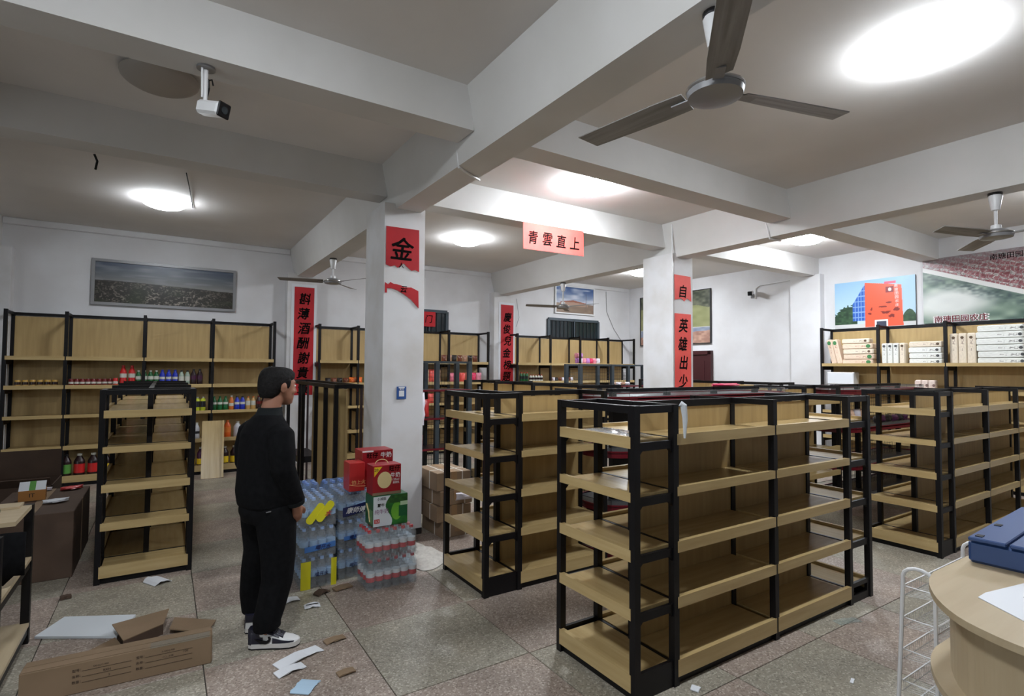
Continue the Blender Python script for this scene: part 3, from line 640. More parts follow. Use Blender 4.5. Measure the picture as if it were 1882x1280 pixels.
def picture(name, label, w, h, loc, rot, fn, nx, ny, frame=None, fmat='grey', fw_=.04, mat='print'):
    t = thing(name, label, 'picture', loc); t.rotation_euler = rot      # local x right, y up, z out
    box('backing', (-w/2, w/2, -h/2, h/2, -.02, -.003), 'dark', t); link('printed_sheet', printmesh(w, h, nx, ny, fn, mat), t)
    if frame:
        for a in ((-w/2-fw_, w/2+fw_, h/2, h/2+fw_), (-w/2-fw_, w/2+fw_, -h/2-fw_, -h/2), (-w/2-fw_, -w/2, -h/2, h/2), (w/2, w/2+fw_, -h/2, h/2)): box('frame', (a[0], a[1], a[2], a[3], -.02, .02), fmat, t)
    return t
picture('framed_panorama', 'long silver framed city panorama high on the back wall at the left', 1.78, .59, (0, 9.775, 2.835), FY, f_pan, 420, 140, True, MT['grey'])
picture('framed_picture', 'framed picture of a train station above the barred window', 1.12, .60, (8.02, 9.775, 3.21), FY, f_station, 150, 90, True, MT['white'], .03)
t = picture('building_poster', 'poster of an orange and blue building on the right wall above the tissue packs', 1.20, .80, (9.774, 4.23, 2.72), FX, f_orange, 220, 160)
for k, ch in enumerate('南瑭田园农庄'): text(ch, .05, 'whiteink', t, (.335+.01*k*.3, .26-.062*k, .002), (0, 0, 0), .0)
t = picture('aerial_poster', 'large aerial poster of red-roofed village rows at the far right wall', 1.75, .98, (9.774, 2.655, 2.83), FX, f_aerial, 420, 240)
text('南瑭田园农庄', .085, 'ink', t, (.20, .40, .002), (0, 0, 0), .01)
text('南瑭田园农庄', .105, 'whiteink', t, (-.42, -.435, .002), (0, 0, 0), .06); text('南瑭田园农庄', .10, 'red', t, (-.42, -.435, .004), (0, 0, 0), .02)
picture('landscape_poster', 'green landscape poster with a smaller scene below, above the maroon door', 2.0, 1.15, (9.774, 8.38, 2.77), FX, f_green, 160, 110, True, MT['dark'], .015)
# ------------------------------------------------------------------ drinks
def bottle_proto(key, Hh, r, body, cap, label, lz=(.30, .62), shape='bottle', clear=False, name='drink_bottle'):
    if shape == 'can':
        o = MB().lathe([(r*.8, 0), (r, .008), (r, Hh-.012), (r*.85, Hh-.002), (r*.8, Hh)], 14).obj('drink_can', body, None, smooth=True)
        MB().lathe([(r*.8, Hh), (r*.83, Hh+.003), (r*.7, Hh+.001), (.0005, Hh)], 14).obj('can_lid', 'chrome', o, smooth=True)
        if label: MB().lathe([(r+.0006, Hh*lz[0]), (r+.0006, Hh*lz[1])], 14).obj('label_band', label, o, smooth=True)
        return o
    pr = [(r*.85, 0), (r, Hh*.04), (r, Hh*.30), (r*.95, Hh*.34), (r, Hh*.62), (r*.92, Hh*.70), (r*.5, Hh*.86), (r*.40, Hh*.90), (r*.40, Hh*.93)]
    if shape == 'square': pr = [(r*.95, 0), (r, Hh*.02), (r, Hh*.80), (r*.6, Hh*.88), (r*.5, Hh*.9)]
    o = MB().lathe(pr, 14 if not clear else 10).obj(name, body, None, smooth=True)
    MB().lathe([(r*.46, Hh*.91), (r*.46, Hh*.995), (r*.40, Hh), (.0005, Hh)], 12 if not clear else 8).obj('cap', cap, o, smooth=True)
    if label: MB().lathe([(r+.0008, Hh*lz[0]), (r+.0008, Hh*lz[1])], 14 if not clear else 10).obj('label_band', label, o, smooth=True)
    return o
def row(proto, cat, n, x0, dx, y, z, desc, where, group, dy=0, axis='x'):
    """n copies in a row, each with a label of its own"""
    for i in range(n):
        o = proto if proto.get('used') is None else copy_tree(proto)
        if 'used' in o and o is not proto: del o['used']
        proto['used'] = 1
        o.location = (x0+dx*i, y+dy*i+random.uniform(-.006, .006), z)
        pos = ORD[i]+' from left, ' if n > 1 else ''
        tag(o, '%s, %s%s' % (desc, pos, where), cat, group)
for k, v in dict(gold=(190, 150, 70), cola=(110, 22, 26), redb=(200, 40, 40), greenb=(20, 90, 45), blueb=(28, 50, 170), clearb=(150, 165, 150), darkb=(40, 22, 24), yellowb=(190, 200, 50), orangeb=(200, 110, 50), teab=(190, 150, 90), palelab=(200, 200, 190), purple=(70, 30, 60), greenlab=(90, 150, 70), yel=(225, 190, 40), blacklab=(40, 40, 44), orangeliq=(190, 80, 24), milkw=(190, 190, 195)).items(): solid(k, v, .28)
P = bottle_proto
SHELF = 'drinks on the left wall shelf'
yw = 9.42
row(P('a', .09, .033, 'gold', None, 'darkb', (.3, .7), 'can'), 'can', 6, -1.62, .075, yw, 1.332, 'gold drink can', 'left end of the upper wall shelf', SHELF)
row(P('b', .10, .030, 'cola', None, 'palelab', (.35, .6), 'can'), 'can', 8, -1.075, .061, yw, 1.332, 'dark red drink can', 'upper wall shelf left of the tall red bottles', SHELF)
row(P('b2', .11, .030, 'redb', None, 'palelab', (.3, .6), 'can'), 'can', 1, -.585, .062, yw-.03, 1.332, 'bright red drink can', 'beside the tall red bottles', SHELF)
row(P('c', .29, .042, 'redb', 'redb', 'palelab', (.4, .6)), 'bottle', 2, -.50, .10, yw, 1.332, 'tall red drink bottle', 'upper wall shelf', SHELF)
row(P('d', .22, .035, 'greenb', 'palelab', 'palelab', (.4, .62)), 'bottle', 4, -.322, .0715, yw, 1.332, 'green drink bottle', 'upper wall shelf beside the tall red bottles', SHELF)
row(P('e', .23, .036, 'blueb', 'blueb', 'palelab', (.4, .55)), 'bottle', 3, -.035, .080, yw+.0, 1.332, 'blue drink bottle', 'upper wall shelf, middle bay', SHELF)
row(P('f', .22, .034, 'clearb', 'blacklab', 'palelab', (.3, .6)), 'bottle', 2, .205, .075, yw-.0, 1.332, 'clear pale bottle', 'upper wall shelf after the blue bottles', SHELF)
row(P('g', .24, .038, 'darkb', 'blacklab', 'purple', (.35, .6)), 'bottle', 2, .36, .082, yw, 1.332, 'dark purple drink bottle', 'upper wall shelf after the clear bottles', SHELF)
row(P('h', .22, .034, 'yellowb', 'palelab', 'blacklab', (.3, .7), 'square'), 'bottle', 2, .42, .073, yw, .935, 'yellow-green square bottle', 'second wall shelf by the island shelf', SHELF)
row(P('d2', .22, .036, 'greenb', 'greenb', 'palelab', (.45, .6)), 'bottle', 3, .64, .078, yw, .935, 'deep green drink bottle', 'second wall shelf left of the man', SHELF)
row(P('i', .23, .034, 'orangeb', 'palelab', 'palelab', (.3, .5)), 'bottle', 1, .875, .07, yw, .935, 'amber drink bottle between green and blue bottles', 'second wall shelf', SHELF)
row(P('e2', .22, .036, 'blueb', 'blacklab', 'palelab', (.42, .58)), 'bottle', 2, .955, .076, yw, .935, 'deep blue drink bottle', 'second wall shelf left of the man', SHELF)
row(P('j', .21, .034, 'teab', 'orangeb', 'palelab', (.35, .68)), 'bottle', 2, 1.11, .074, yw, .935, 'pale tea bottle with orange cap', 'second wall shelf beside the man', SHELF)
row(P('k', .22, .036, 'darkb', 'cola', 'cola', (.4, .6)), 'bottle', 3, 1.26, .076, yw, .935, 'black cola bottle with red label', 'second wall shelf behind the man', SHELF)
row(P('l', .27, .05, 'orangeliq', 'orangeb', 'orangeb', (.3, .6)), 'bottle', 1, .83, .1, yw, .52, 'large orange juice bottle', 'right of the leaning board', SHELF)
row(P('m', .25, .038, 'milkw', 'palelab', 'blacklab', (.35, .5)), 'bottle', 1, .42, .1, yw-.04, .52, 'white bottle with dark mark', 'left of the leaning board', SHELF)
row(P('m2', .24, .055, 'milkw', 'palelab', None), 'bottle', 2, .97, .13, yw, .52, 'silvery white jug', 'third wall shelf beside the man', SHELF)
row(P('n', .27, .055, 'darkb', 'palelab', 'yel', (.1, .45)), 'bottle', 2, .80, .13, yw-.02, .12, 'dark jug with yellow label', 'bottom wall shelf right of the leaning board', SHELF)
row(P('o', .30, .058, 'darkb', 'blacklab', 'greenlab', (.15, .55)), 'bottle', 1, -1.09, .1, yw-.04, .12, 'large dark jug with green label', 'bottom wall shelf by the cartons', SHELF)
row(P('p', .30, .062, 'darkb', 'palelab', 'redb', (.15, .55)), 'bottle', 2, -.95, .15, yw-.04, .12, 'large dark jug with red label', 'bottom wall shelf by the cartons', SHELF)
row(P('q', .29, .055, 'darkb', 'palelab', 'yel', (.15, .5)), 'bottle', 2, -.66, .13, yw-.04, .12, 'large dark jug with yellow label', 'bottom wall shelf behind island shelf', SHELF)
row(P('r', .28, .055, 'purple', 'blacklab', 'cola', (.15, .5)), 'bottle', 2, -1.52, .13, yw-.04, .12, 'large dark jug with maroon label', 'bottom wall shelf, left end', SHELF)
row(P('s', .28, .05, 'purple', 'palelab', 'yel', (.1, .4)), 'bottle', 2, .36, .12, yw-.02, .12, 'purple jug with yellow label', 'bottom wall shelf left of the leaning board', SHELF)
# leaning loose board
t = link('loose_shelf_board', MB().box(-.13, .13, -.010, .010, 0, .84).box(.13, .155, -.034, .012, 0, .84).mesh('pinez'), None, None, (.595, 8.93, 0), (math.radians(-17), 0, math.radians(-3)))
tag(t, 'loose pine shelf board leaning upright against the drinks shelf', 'board')
# ------------------------------------------------------------------ snack packs
def pillow(w, h, d, mat, seed):
    r = random.Random(seed); q = MB(); nx, nz = 6, 6; V = []; F = []
    for s in (-1, 1):
        for j in range(nz+1):
            for i in range(nx+1):
                u, v = i/nx, j/nz; b = (math.sin(PI*u)*math.sin(PI*v))**.5
                V.append(((u-.5)*w*(1-.06*math.sin(PI*v)), s*(d/2*b*(1+r.uniform(-.25, .25))+.001), v*h))
    n = (nx+1)*(nz+1)
    for s in (0, 1):
        for j in range(nz):
            for i in range(nx):
                a = s*n+j*(nx+1)+i; f = (a, a+1, a+nx+2, a+nx+1); F.append(f if s == 0 else f[::-1])
    return q.add(V, F).mesh(mat, True)
def packs(desc, where, group, x0, dx, n, y, z, w, h, d, mats, rot=0, name='snack_pack', jit=.02):
    w = min(w, dx-.006)
    for i in range(n):
        o = link(name, pillow(w, h, d, mats[i % len(mats)], i), None, None, (x0+dx*i, y+random.uniform(-.01, .01), z), (math.radians(-rot), random.uniform(-jit, jit)*.4, random.uniform(-jit, jit)))
        tag(o, '%s, %s from left, %s' % (desc, ORD[i], where), 'snack', group)
for k, v in dict(brownpk=(110, 60, 40), brownpk2=(160, 120, 96), pinkpk=(225, 120, 140), redpk=(205, 60, 60), redpk2=(226, 92, 84), creampk=(220, 180, 150), violet=(190, 130, 200), rose=(235, 150, 170), hotpink=(220, 60, 100), whitepk=(220, 215, 225), orangepk=(230, 110, 40), greenpk=(40, 130, 70), blackpk=(36, 30, 30), coral=(235, 120, 100)).items(): solid(k, v, .35)
packs('brown snack bag', 'top shelf between the two couplets', 'brown snack bags', 4.50, .115, 7, 9.44, 1.715, .13, .15, .08, ['brownpk', 'brownpk2', 'blackpk'])
packs('red and pink snack pack', 'second shelf right of the slotted rack post', 'red snack packs', 4.68, .12, 6, 9.44, 1.332, .125, .19, .09, ['pinkpk', 'redpk', 'redpk2', 'coral', 'hotpink', 'rose'])
packs('cream and red snack pack', 'second shelf behind the pillar', 'cream snack packs', 3.90, .12, 5, 9.44, 1.332, .125, .25, .09, ['creampk', 'redpk2'])
packs('red flat snack pack', 'third shelf behind the pillar', 'flat red snack packs', 3.85, .13, 4, 9.44, .935, .13, .2, .09, ['redpk', 'redpk2'])
packs('small dark snack bag', 'second shelf above the unfinished frame', 'bags above the unfinished frame', 2.33, .10, 4, 9.42, 1.332, .10, .10, .08, ['blackpk', 'brownpk'])
packs('orange snack bag', 'second shelf above the unfinished frame', 'bags above the unfinished frame', 2.74, .12, 2, 9.42, 1.332, .13, .11, .09, ['orangepk'])
packs('green snack bag', 'second shelf beside the near pillar', 'bags above the unfinished frame', 3.0, .12, 2, 9.42, 1.332, .12, .10, .09, ['greenpk'])
packs('violet and pink tissue pack', 'top shelf under the barred window', 'violet and pink packs', 7.80, .105, 7, 9.44, 1.715, .13, .14, .10, ['violet', 'whitepk', 'rose', 'violet', 'hotpink', 'rose', 'whitepk'])
packs('large lilac tissue pack', 'stacked on the violet packs under the barred window', 'violet and pink packs', 7.80, .12, 2, 9.44, 1.855, .14, .11, .10, ['rose', 'violet'])
row(P('u', .20, .034, 'greenb', 'redb', 'blacklab', (.3, .6)), 'bottle', 3, 6.28, .075, 9.42, 1.332, 'dark green sauce bottle with red cap', 'shelf right of the second couplet', 'sauce bottles')
row(P('u2', .15, .032, 'palelab', 'redb', 'darkb', (.3, .6)), 'bottle', 5, 6.52, .07, 9.42, 1.332, 'white sauce jar with red cap', 'shelf right of the second couplet', 'sauce bottles')
packs('small dark packet', 'second shelf under the barred window', 'small dark packets', 7.05, .085, 8, 9.42, 1.332, .09, .09, .07, ['brownpk', 'whitepk', 'blackpk'])
packs('brown paper-wrapped packet', 'mesh rack shelf near the right pillar', 'packets on the mesh rack', 7.20, .12, 4, 7.62, 1.302, .13, .06, .09, ['brownpk2', 'whitepk'])
packs('dark red snack bag', 'hung on the slotted rack beside the pillar', 'bags on the slotted rack', 2.60, .11, 5, 6.93, .94, .12, .24, .07, ['purple', 'redpk', 'blackpk'])
packs('red rolled packet', 'mid shelf of the slotted rack beside the pillar', 'bags on the slotted rack', 2.62, .12, 4, 7.0, .52, .12, .16, .09, ['redpk', 'cola'])
packs('packet darkened for shade', 'lower tray of the right round-ended rack', 'packets in the round-ended racks', 7.9, .16, 6, 3.40, .925, .15, .10, .08, ['blackpk', 'purple'])  # whitish packets given dark colours in place of the shadow on them
packs('black bag with white print', 'middle tray of the long round-ended rack', 'packets in the round-ended racks', 3.75, .17, 5, 3.42, .475, .16, .10, .08, ['blackpk', 'purple'])
packs('pale yellow bag', 'right round-ended rack behind the mesh', 'pale bags in the right rack', 7.3, .15, 3, 3.44, .925, .14, .20, .09, ['creampk', 'whitepk'])
o = link('plastic_bag', pillow(.42, .03, .22, 'hotpink', 3), None, None, (5.0, 3.6, 1.442), (math.radians(0), 0, 0)); tag(o, 'flat red plastic bag on top of the long round-ended rack', 'bag')
o = link('plastic_bag', pillow(.16, .34, .09, 'whitepk', 5), None, None, (2.30, 5.30, 1.04), (0, 0, .5)); 
o.location = (2.21, 5.2, 1.02); tag(o, 'white plastic bag hanging at the right side of the near pillar', 'bag')
# ------------------------------------------------------------------ tissue packs on the right wall shelf
TIS = 'tissue packs on the right wall shelf'
def f_tis(tint, lett):
    def f(u, v):
        b = mixc(rgb(*tint), rgb(*tint)*.93, vnoise(u*3, v, 8, 50)); n = vnoise(u*1.0, v*.5, 34, 51)
        k = (n > .60) & (u > .42) & (u < .93) & (v > .3) & (v < .68); return np.where(k[..., None], rgb(*lett), b)
    return f
_tm = {}
def tissue(desc, loc, size, kind, rot=(0, 0, 0)):
    tint, lett, badge = dict(w=((232, 233, 228), (120, 116, 112), (70, 72, 74)), c=((230, 216, 196), (150, 130, 118), (90, 70, 50)), g=((228, 204, 182), (176, 120, 96), (60, 120, 70)), k=((226, 206, 196), (150, 110, 100), (120, 96, 90)))[kind]
    lx, dy, hz = size
    m = solid('tis'+kind, tint, .5); t = tag(link('tissue_pack', boxmesh(lx, dy, hz, m, .014), None, None, loc, rot), desc, 'tissue pack', TIS)
    key = (kind, lx, hz)
    if key not in _tm: _tm[key] = printmesh(lx*.94, hz*.8, 60, 14, f_tis(tint, lett), 'printmatt')
    link('printed_side', _tm[key], t, None, (0, -dy/2-.002, 0), (PI/2, 0, 0))
    bx = .02 if kind != 'g' else .035
    q = MB(); q.prism([(lx*.36+bx*math.cos(a), min(bx, hz*.36)*math.sin(a)) for a in np.linspace(0, 2*PI, 10, endpoint=False)], -dy/2-.005, -dy/2-.003, T_); q.obj('badge', solid('tisb'+kind, badge, .5), t)
    return t
RZ = -PI/2       # front towards -x
z0 = 1.715
def stackp(x, yc, n, size, kinds, where, z=z0, jit=.012):
    for i in range(n):
        tissue('long flat tissue pack, %s from the bottom, %s' % (ORD[i], where), (x, yc+random.uniform(-jit, jit), z+size[2]*(i+.5)+.002*i), size, kinds[i % len(kinds)], (0, 0, RZ))
def uprow(x, ys, size, kinds, where, lean=0, z=z0):
    for i, y in enumerate(ys):
        Ln, d, h = size
        tissue('upright tissue pack, %s from left, %s' % (ORD[i], where), (x, y, z+Ln/2*math.cos(lean)+h/2*abs(math.sin(lean))), size, kinds[i % len(kinds)], (0, -PI/2+lean, RZ))
stackp(9.53, 4.33, 4, (.46, .14, .083), 'ggcg', 'stack of beige packs at the left end')
stackp(9.53, 4.36, 1, (.42, .14, .075), 'c', 'on top of the beige stack', z0+.345)
uprow(9.53, [4.745, 4.655], (.42, .14, .08), 'gg', 'leaning at the left end of the shelf', lean=-.22)
uprow(9.52, [3.945, 3.865, 3.785, 3.70], (.33, .14, .075), 'wwwc', 'second bay from left')
stackp(9.52, 3.41, 4, (.42, .14, .084), 'wwwc', 'white stack in the second bay')
uprow(9.52, [3.06, 2.96, 2.86], (.44, .14, .095), 'ccc', 'third bay from left')
stackp(9.52, 2.53, 6, (.54, .15, .087), 'wwwwww', 'white stack at the right edge')
for i, y in enumerate((3.50, 3.415, 3.33)): tissue('small pink square tissue pack, %s from left, lower shelf above the island shelf' % ORD[i], (9.5, y, 1.332+.075), (.08, .12, .15), 'k', (0, 0, RZ))
t = tag(link('tissue_carton', boxmesh(.42, .2, .20, 'paper', .012), None, None, (9.53, 4.60, 1.332+.155), (0, 0, RZ)), 'large white wrapped tissue bale under the beige stack', 'tissue pack', TIS)
t = tag(link('tissue_carton', boxmesh(.40, .2, .05, 'paper', .01), None, None, (9.53, 4.60, 1.332+.027), (0, 0, RZ)), 'thin white tissue slab below the large white bale', 'tissue pack', TIS)
# ------------------------------------------------------------------ shrink-wrapped bottle packs
def bottle_for_pack(kind):
    r, Hh = .0315, .212
    if kind == 'red':
        o = MB().lathe([(r*.8, 0), (r, .012), (r, .05), (r*.94, .055), (r, .06), (r, .125), (r*.86, .15), (r*.5, .178), (r*.38, .188), (r*.38, .196)], 10).obj('bottle', 'clear', None, smooth=True)
        MB().lathe([(r*.47, .190), (r*.47, .209), (.0005, .212)], 8).obj('cap', solid('capred', (190, 40, 50), .4), o, smooth=True)
        MB().lathe([(r+.0012, .058), (r+.0012, .092)], 10).obj('label_band', solid('labred', (188, 44, 54), .4), o, smooth=True)
        MB().lathe([(r+.0012, .092), (r+.0012, .120)], 10).obj('label_band', solid('labwhite', (215, 218, 220), .4), o, smooth=True)
        return o
    o = MB().lathe([(r*.8, 0), (r, .012), (r, .045), (r*.92, .052), (r, .06), (r*.92, .07), (r, .08), (r, .13), (r*.9, .15), (r*.5, .182), (r*.38, .190), (r*.38, .196)], 10).obj('bottle', 'clear', None, smooth=True)
    MB().lathe([(r*.47, .190), (r*.47, .209), (.0005, .212)], 8).obj('cap', solid('capblue', (150, 178, 222), .4), o, smooth=True)
    MB().lathe([(r+.0012, .078), (r+.0012, .118)], 10).obj('label_band', solid('labblue', (150, 182, 215), .4), o, smooth=True)
    return o
_bp = {}
def filmmesh(nx, ny, p, h, mat, seed):
    r = random.Random(seed); w, d, c = nx*p/2+.004, ny*p/2+.004, .03
    poly = []
    for sx, sy, a0 in ((1, -1, -PI/2), (1, 1, 0), (-1, 1, PI/2), (-1, -1, PI)):
        for k in range(4): a = a0+PI/2*k/3; poly.append((sx*(w-c)+c*math.cos(a), sy*(d-c)+c*math.sin(a)))
    pts = []
    for i in range(len(poly)):
        a, b = Vector(poly[i]), Vector(poly[(i+1) % len(poly)]); m = max(1, int((b-a).length/.03))
        for k in range(m): pts.append(a+(b-a)*k/m)
    n = len(pts); V = []; F = []
    zs = [(0, .985), (.02, 1), (.08, 1.0), (.12, 1.0), (.165, .985), (.195, .93), (h, .84)]
    for z, s in zs:
        for q in pts: V.append((q.x*s+r.uniform(-.003, .003), q.y*s+r.uniform(-.003, .003), z+(r.uniform(-.006, .006) if 0 < z else 0)))
    for i in range(len(zs)-1):
        for k in range(n): F.append((i*n+k, i*n+(k+1) % n, (i+1)*n+(k+1) % n, (i+1)*n+k))
    V.append((0, 0, h)); F += [((len(zs)-1)*n+k, (len(zs)-1)*n+(k+1) % n, len(V)-1) for k in range(n)]
    return MB().add(V, F).mesh(mat, True)
def pack(label, x, y, z, nx, ny, kind, film='film', rz=0, tilt=(0, 0), seed=1):
    """x, y = middle of the pack"""
    if kind not in _bp: _bp[kind] = bottle_for_pack(kind); proto = _bp[kind]; fresh = True
    else: fresh = False
    proto = _bp[kind]; p = .0645
    t = thing('bottled_water_pack', label, 'water pack', (x, y, z), 0, 'shrink-wrapped water packs'); t.rotation_euler = (tilt[0], tilt[1], rz)
    for i in range(nx):
        for j in range(ny):
            if fresh: b = proto; fresh = False; b.parent = t
            else: b = copy_tree(proto, t)
            b.location = ((i-(nx-1)/2)*p, (j-(ny-1)/2)*p, .003); b.rotation_euler = (0, 0, random.uniform(0, 6))
    link('shrink_film', filmmesh(nx, ny, p, .214, film, seed), t)
    t['nx'] = nx; return t
def patch(t, x0, x1, z0, z1, y, mat, name='printed_panel', slant=0):
    q = MB(); n = 8; V = []
    for k in range(n):
        u = k/(n-1); V += [(x0+(x1-x0)*u, y-.004*math.sin(PI*u), z0+slant*u), (x0+(x1-x0)*u, y-.004*math.sin(PI*u), z1+slant*u)]
    return q.add(V, [(2*k, 2*k+2, 2*k+3, 2*k+1) for k in range(n-1)]).obj(name, mat, t, smooth=True)
solid('packyellow', (222, 214, 40), .35); solid('packnavy', (30, 38, 86), .35); solid('packblue', (70, 120, 190), .35); solid('packred', (190, 60, 60), .4)
yl = -.0645*3-.008
a1 = pack('bottom left water pack with yellow printed corners, under the other blue packs', .985, 4.345, 0, 4, 6, 'blue', seed=1)
patch(a1, -.125, -.055, .0, .20, yl, 'packyellow'); patch(a1, .09, .13, .0, .20, yl, 'packyellow'); text('喝开水', .03, 'packnavy', a1, (.02, yl-.005, .10), bold=.02, shear=.2)
a2 = pack('bottom right water pack behind the red-capped packs', 1.275, 4.40, 0, 4, 6, 'blue', seed=2)
text('喝开水', .03, 'packnavy', a2, (0, yl-.003, .10), bold=.02, shear=.2)
b1 = pack('middle left water pack with blue printed band', .985, 4.35, .217, 4, 6, 'blue', seed=3); patch(b1, -.10, .12, .045, .085, yl, 'packblue', slant=.02); text('喝开水', .034, 'packnavy', b1, (.03, yl-.006, .075), bold=.03, shear=.3)
b2 = pack('middle right water pack next to the green milk carton', 1.275, 4.41, .217, 4, 6, 'blue', seed=4); patch(b2, -.09, .10, .07, .10, yl, 'packblue', slant=.015); text('喝开水', .03, 'packnavy', b2, (.0, yl-.006, .092), bold=.03, shear=.3)
c1 = pack('top left water pack with bright yellow wrapper ends', .985, 4.36, .434, 4, 6, 'blue', seed=5, tilt=(0, 0))
for dx_ in (0, .07):
    q = MB(); q.prism([(-.03+dx_+(.060*math.copysign(1, math.cos(a))+.026*math.cos(a))*.62-.028*math.sin(a)*.78, .105+dx_*.15+(.060*math.copysign(1, math.cos(a))+.026*math.cos(a))*.78+.028*math.sin(a)*.62) for a in np.linspace(.1, 2*PI+.1, 16, endpoint=False)], yl-.012-dx_*.1, yl-.004-dx_*.1, T_); q.obj('printed_panel', 'packyellow', c1)
text('水', .04, 'packred', c1, (.06, yl-.021, .10), bold=.03, shear=.4)
c2 = pack('top right water pack with navy printed label', 1.275, 4.42, .434, 4, 6, 'blue', seed=6)
patch(c2, -.10, .09, .03, .10, yl, 'packnavy', slant=.03); text('康师傅', .045, 'whiteink', c2, (0, yl-.007, .078), bold=.02, shear=.3)
d1 = pack('blue-wrapped water pack at the back left of the pile', .99, 4.80, 0, 4, 3, 'blue', 'bluefilm', seed=7)
d2 = pack('second blue-wrapped water pack at the back left of the pile', .99, 4.80, .217, 4, 3, 'blue', 'bluefilm', seed=8)
d3 = pack('topmost blue-wrapped water pack at the back left of the pile', .99, 4.80, .434, 4, 3, 'blue', 'bluefilm', seed=9)
for zz in (0, .217, .434): pack('%s blue-wrapped water pack from the floor, back right of the pile' % {0: 'first', .217: 'second', .434: 'third'}[zz], 1.27, 4.78, zz, 4, 2, 'blue', 'bluefilm', seed=12)
e1 = pack('bottom water pack with red caps and red and white labels', 1.455, 4.0, 0, 6, 4, 'red', seed=13)
e2 = pack('top water pack with red caps, carrying the green milk carton', 1.44, 3.99, .217, 6, 4, 'red', seed=14)
# ------------------------------------------------------------------ milk cartons
def f_green_milk(u, v):
    wv = .44+.09*np.sin(v*6+.6)+.12*(v-.5)**2
    out = mixc(rgb(46, 128, 48), rgb(30, 92, 40), vnoise(u, v, 8, 60)); g = ((u-.68)/.16)**2+((v-.45)/.30)**2 < 1; out = np.where(g[..., None], mixc(rgb(120, 185, 60), rgb(90, 160, 50), v), out)
    out = np.where(((u > .74) & (v > .25) & (v < .62))[..., None], rgb(26, 92, 52), out)
    t = (v > .72) & (u > .40); out = np.where(t[..., None], mixc(rgb(58, 110, 44), rgb(30, 70, 34), vnoise(u, v, 14, 61)), out)
    out = np.where(((u > .78) & (v > .62) & (v < .76))[..., None], rgb(180, 205, 170), out)
    return np.where((u < wv)[..., None], rgb(214, 220, 226), out)
def carton(label, x0, x1, y0, y1, z0, z1, mat, rz=0):
    t = thing('milk_carton', label, 'carton', ((x0+x1)/2, (y0+y1)/2, z0), rz, 'milk cartons by the pillar')
    w, d, h = x1-x0, y1-y0, z1-z0; box('box', (-w/2, w/2, -d/2, d/2, 0, h), mat, t, .003); return t, w, d, h
solid('milkred', (152, 26, 36), .35); solid('milkred2', (176, 40, 40), .35); solid('milkgreen', (28, 92, 48), .35); solid('cream', (225, 205, 150), .5)
t, w, d, h = carton('green and white milk carton standing on the red-capped water packs', 1.315, 1.585, 3.93, 4.11, .435, .662, 'milkgreen')
link('printed_sheet', printmesh(w*.985, h*.97, 110, 90, f_green_milk), t, None, (0, -d/2-.0015, h/2), FY)
text('小减脂', .022, 'ink', t, (-.072, -d/2-.003, .205), bold=.0); text('蒙牛', .026, 'ink', t, (-.075, -d/2-.003, .158), bold=.02); text('纯牛奶', .036, solid('mauve', (140, 90, 130)), t, (-.07, -d/2-.003, .112), bold=.0, sx=.95)
box('red_badge', (-.125, -.085, -d/2-.003, -d/2-.001, .028, .058), 'packred', t); text('3.3', .016, 'whiteink', t, (-.105, -d/2-.0045, .043))
q = MB().tube([(-w/2-.003, -.03, .03), (-w/2-.003, .0, .10), (-w/2-.003, .05, .15)], .006, 6); q.obj('printed_curve', 'cream', t)
for k in range(4): box('printed_stripe', (-w/2-.002, -w/2-.0005, -.08+.02*k, -.07+.02*k, .02, .12), 'capblue' if False else solid('palegreen', (120, 160, 110), .4), t)
t, w, d, h = carton('dark red milk carton with a wire handle, on top of the green carton', 1.315, 1.535, 3.945, 4.09, .664, .885, 'milkred')
text('旺仔', .040, 'ink', t, (.058, -d/2-.002, .192), bold=.03); text('牛奶', .036, 'whiteink', t, (.064, -d/2-.002, .142), bold=.02); text('125ml', .016, 'whiteink', t, (.068, -d/2-.002, .108)); text('复原乳', .016, 'whiteink', t, (.07, -d/2-.002, .085))
MB().prism([(-.10, .21), (-.04, .21), (-.10, .14)], -d/2-.003, -d/2-.001, T_).obj('yellow_corner', 'yel', t); text('20', .022, 'inkbrown', t, (-.085, -d/2-.0045, .19))
MB().prism([(-.02+.055*math.cos(a), .11+.062*math.sin(a)) for a in np.linspace(0, 2*PI, 18, endpoint=False)], -d/2-.002, -d/2-.001, T_).obj('plain_oval', 'cream', t)
box('brown_base', (-w/2-.001, w/2+.001, -d/2-.002, -d/2-.0005, 0, .02), 'card', t)
MB().tube([(-.05+.05*math.cos(a)+.03, 0, h+.035*math.sin(a)-.002) for a in np.linspace(PI, 0, 9)], .003, 6).obj('carry_handle', 'cream', t)
t, w, d, h = carton('plain red drink box left of the dark red carton, on the water packs', 1.215, 1.335, 4.20, 4.36, .655, .875, 'milkred2')
text('怕上火', .034, 'goldink', t, (.012, -d/2-.002, .07), bold=.0); MB().tube([(-.06, -d/2, .055), (0, -d/2, .04), (.066, -d/2, .035)], .002, 4).obj('gold_line', 'goldink', t)
t, w, d, h = carton('red milk carton at the back, its white lettering above the others', 1.345, 1.60, 4.30, 4.50, .655, .945, 'milkred')
text('旺仔', .044, 'ink', t, (-.045, -d/2-.002, .250), bold=.03); text('牛奶', .044, 'whiteink', t, (.068, -d/2-.002, .250), bold=.03); box('white_flap', (-w/2, -w/2+.09, -d/2-.002, -d/2-.0005, h-.012, h), 'whiteink', t)
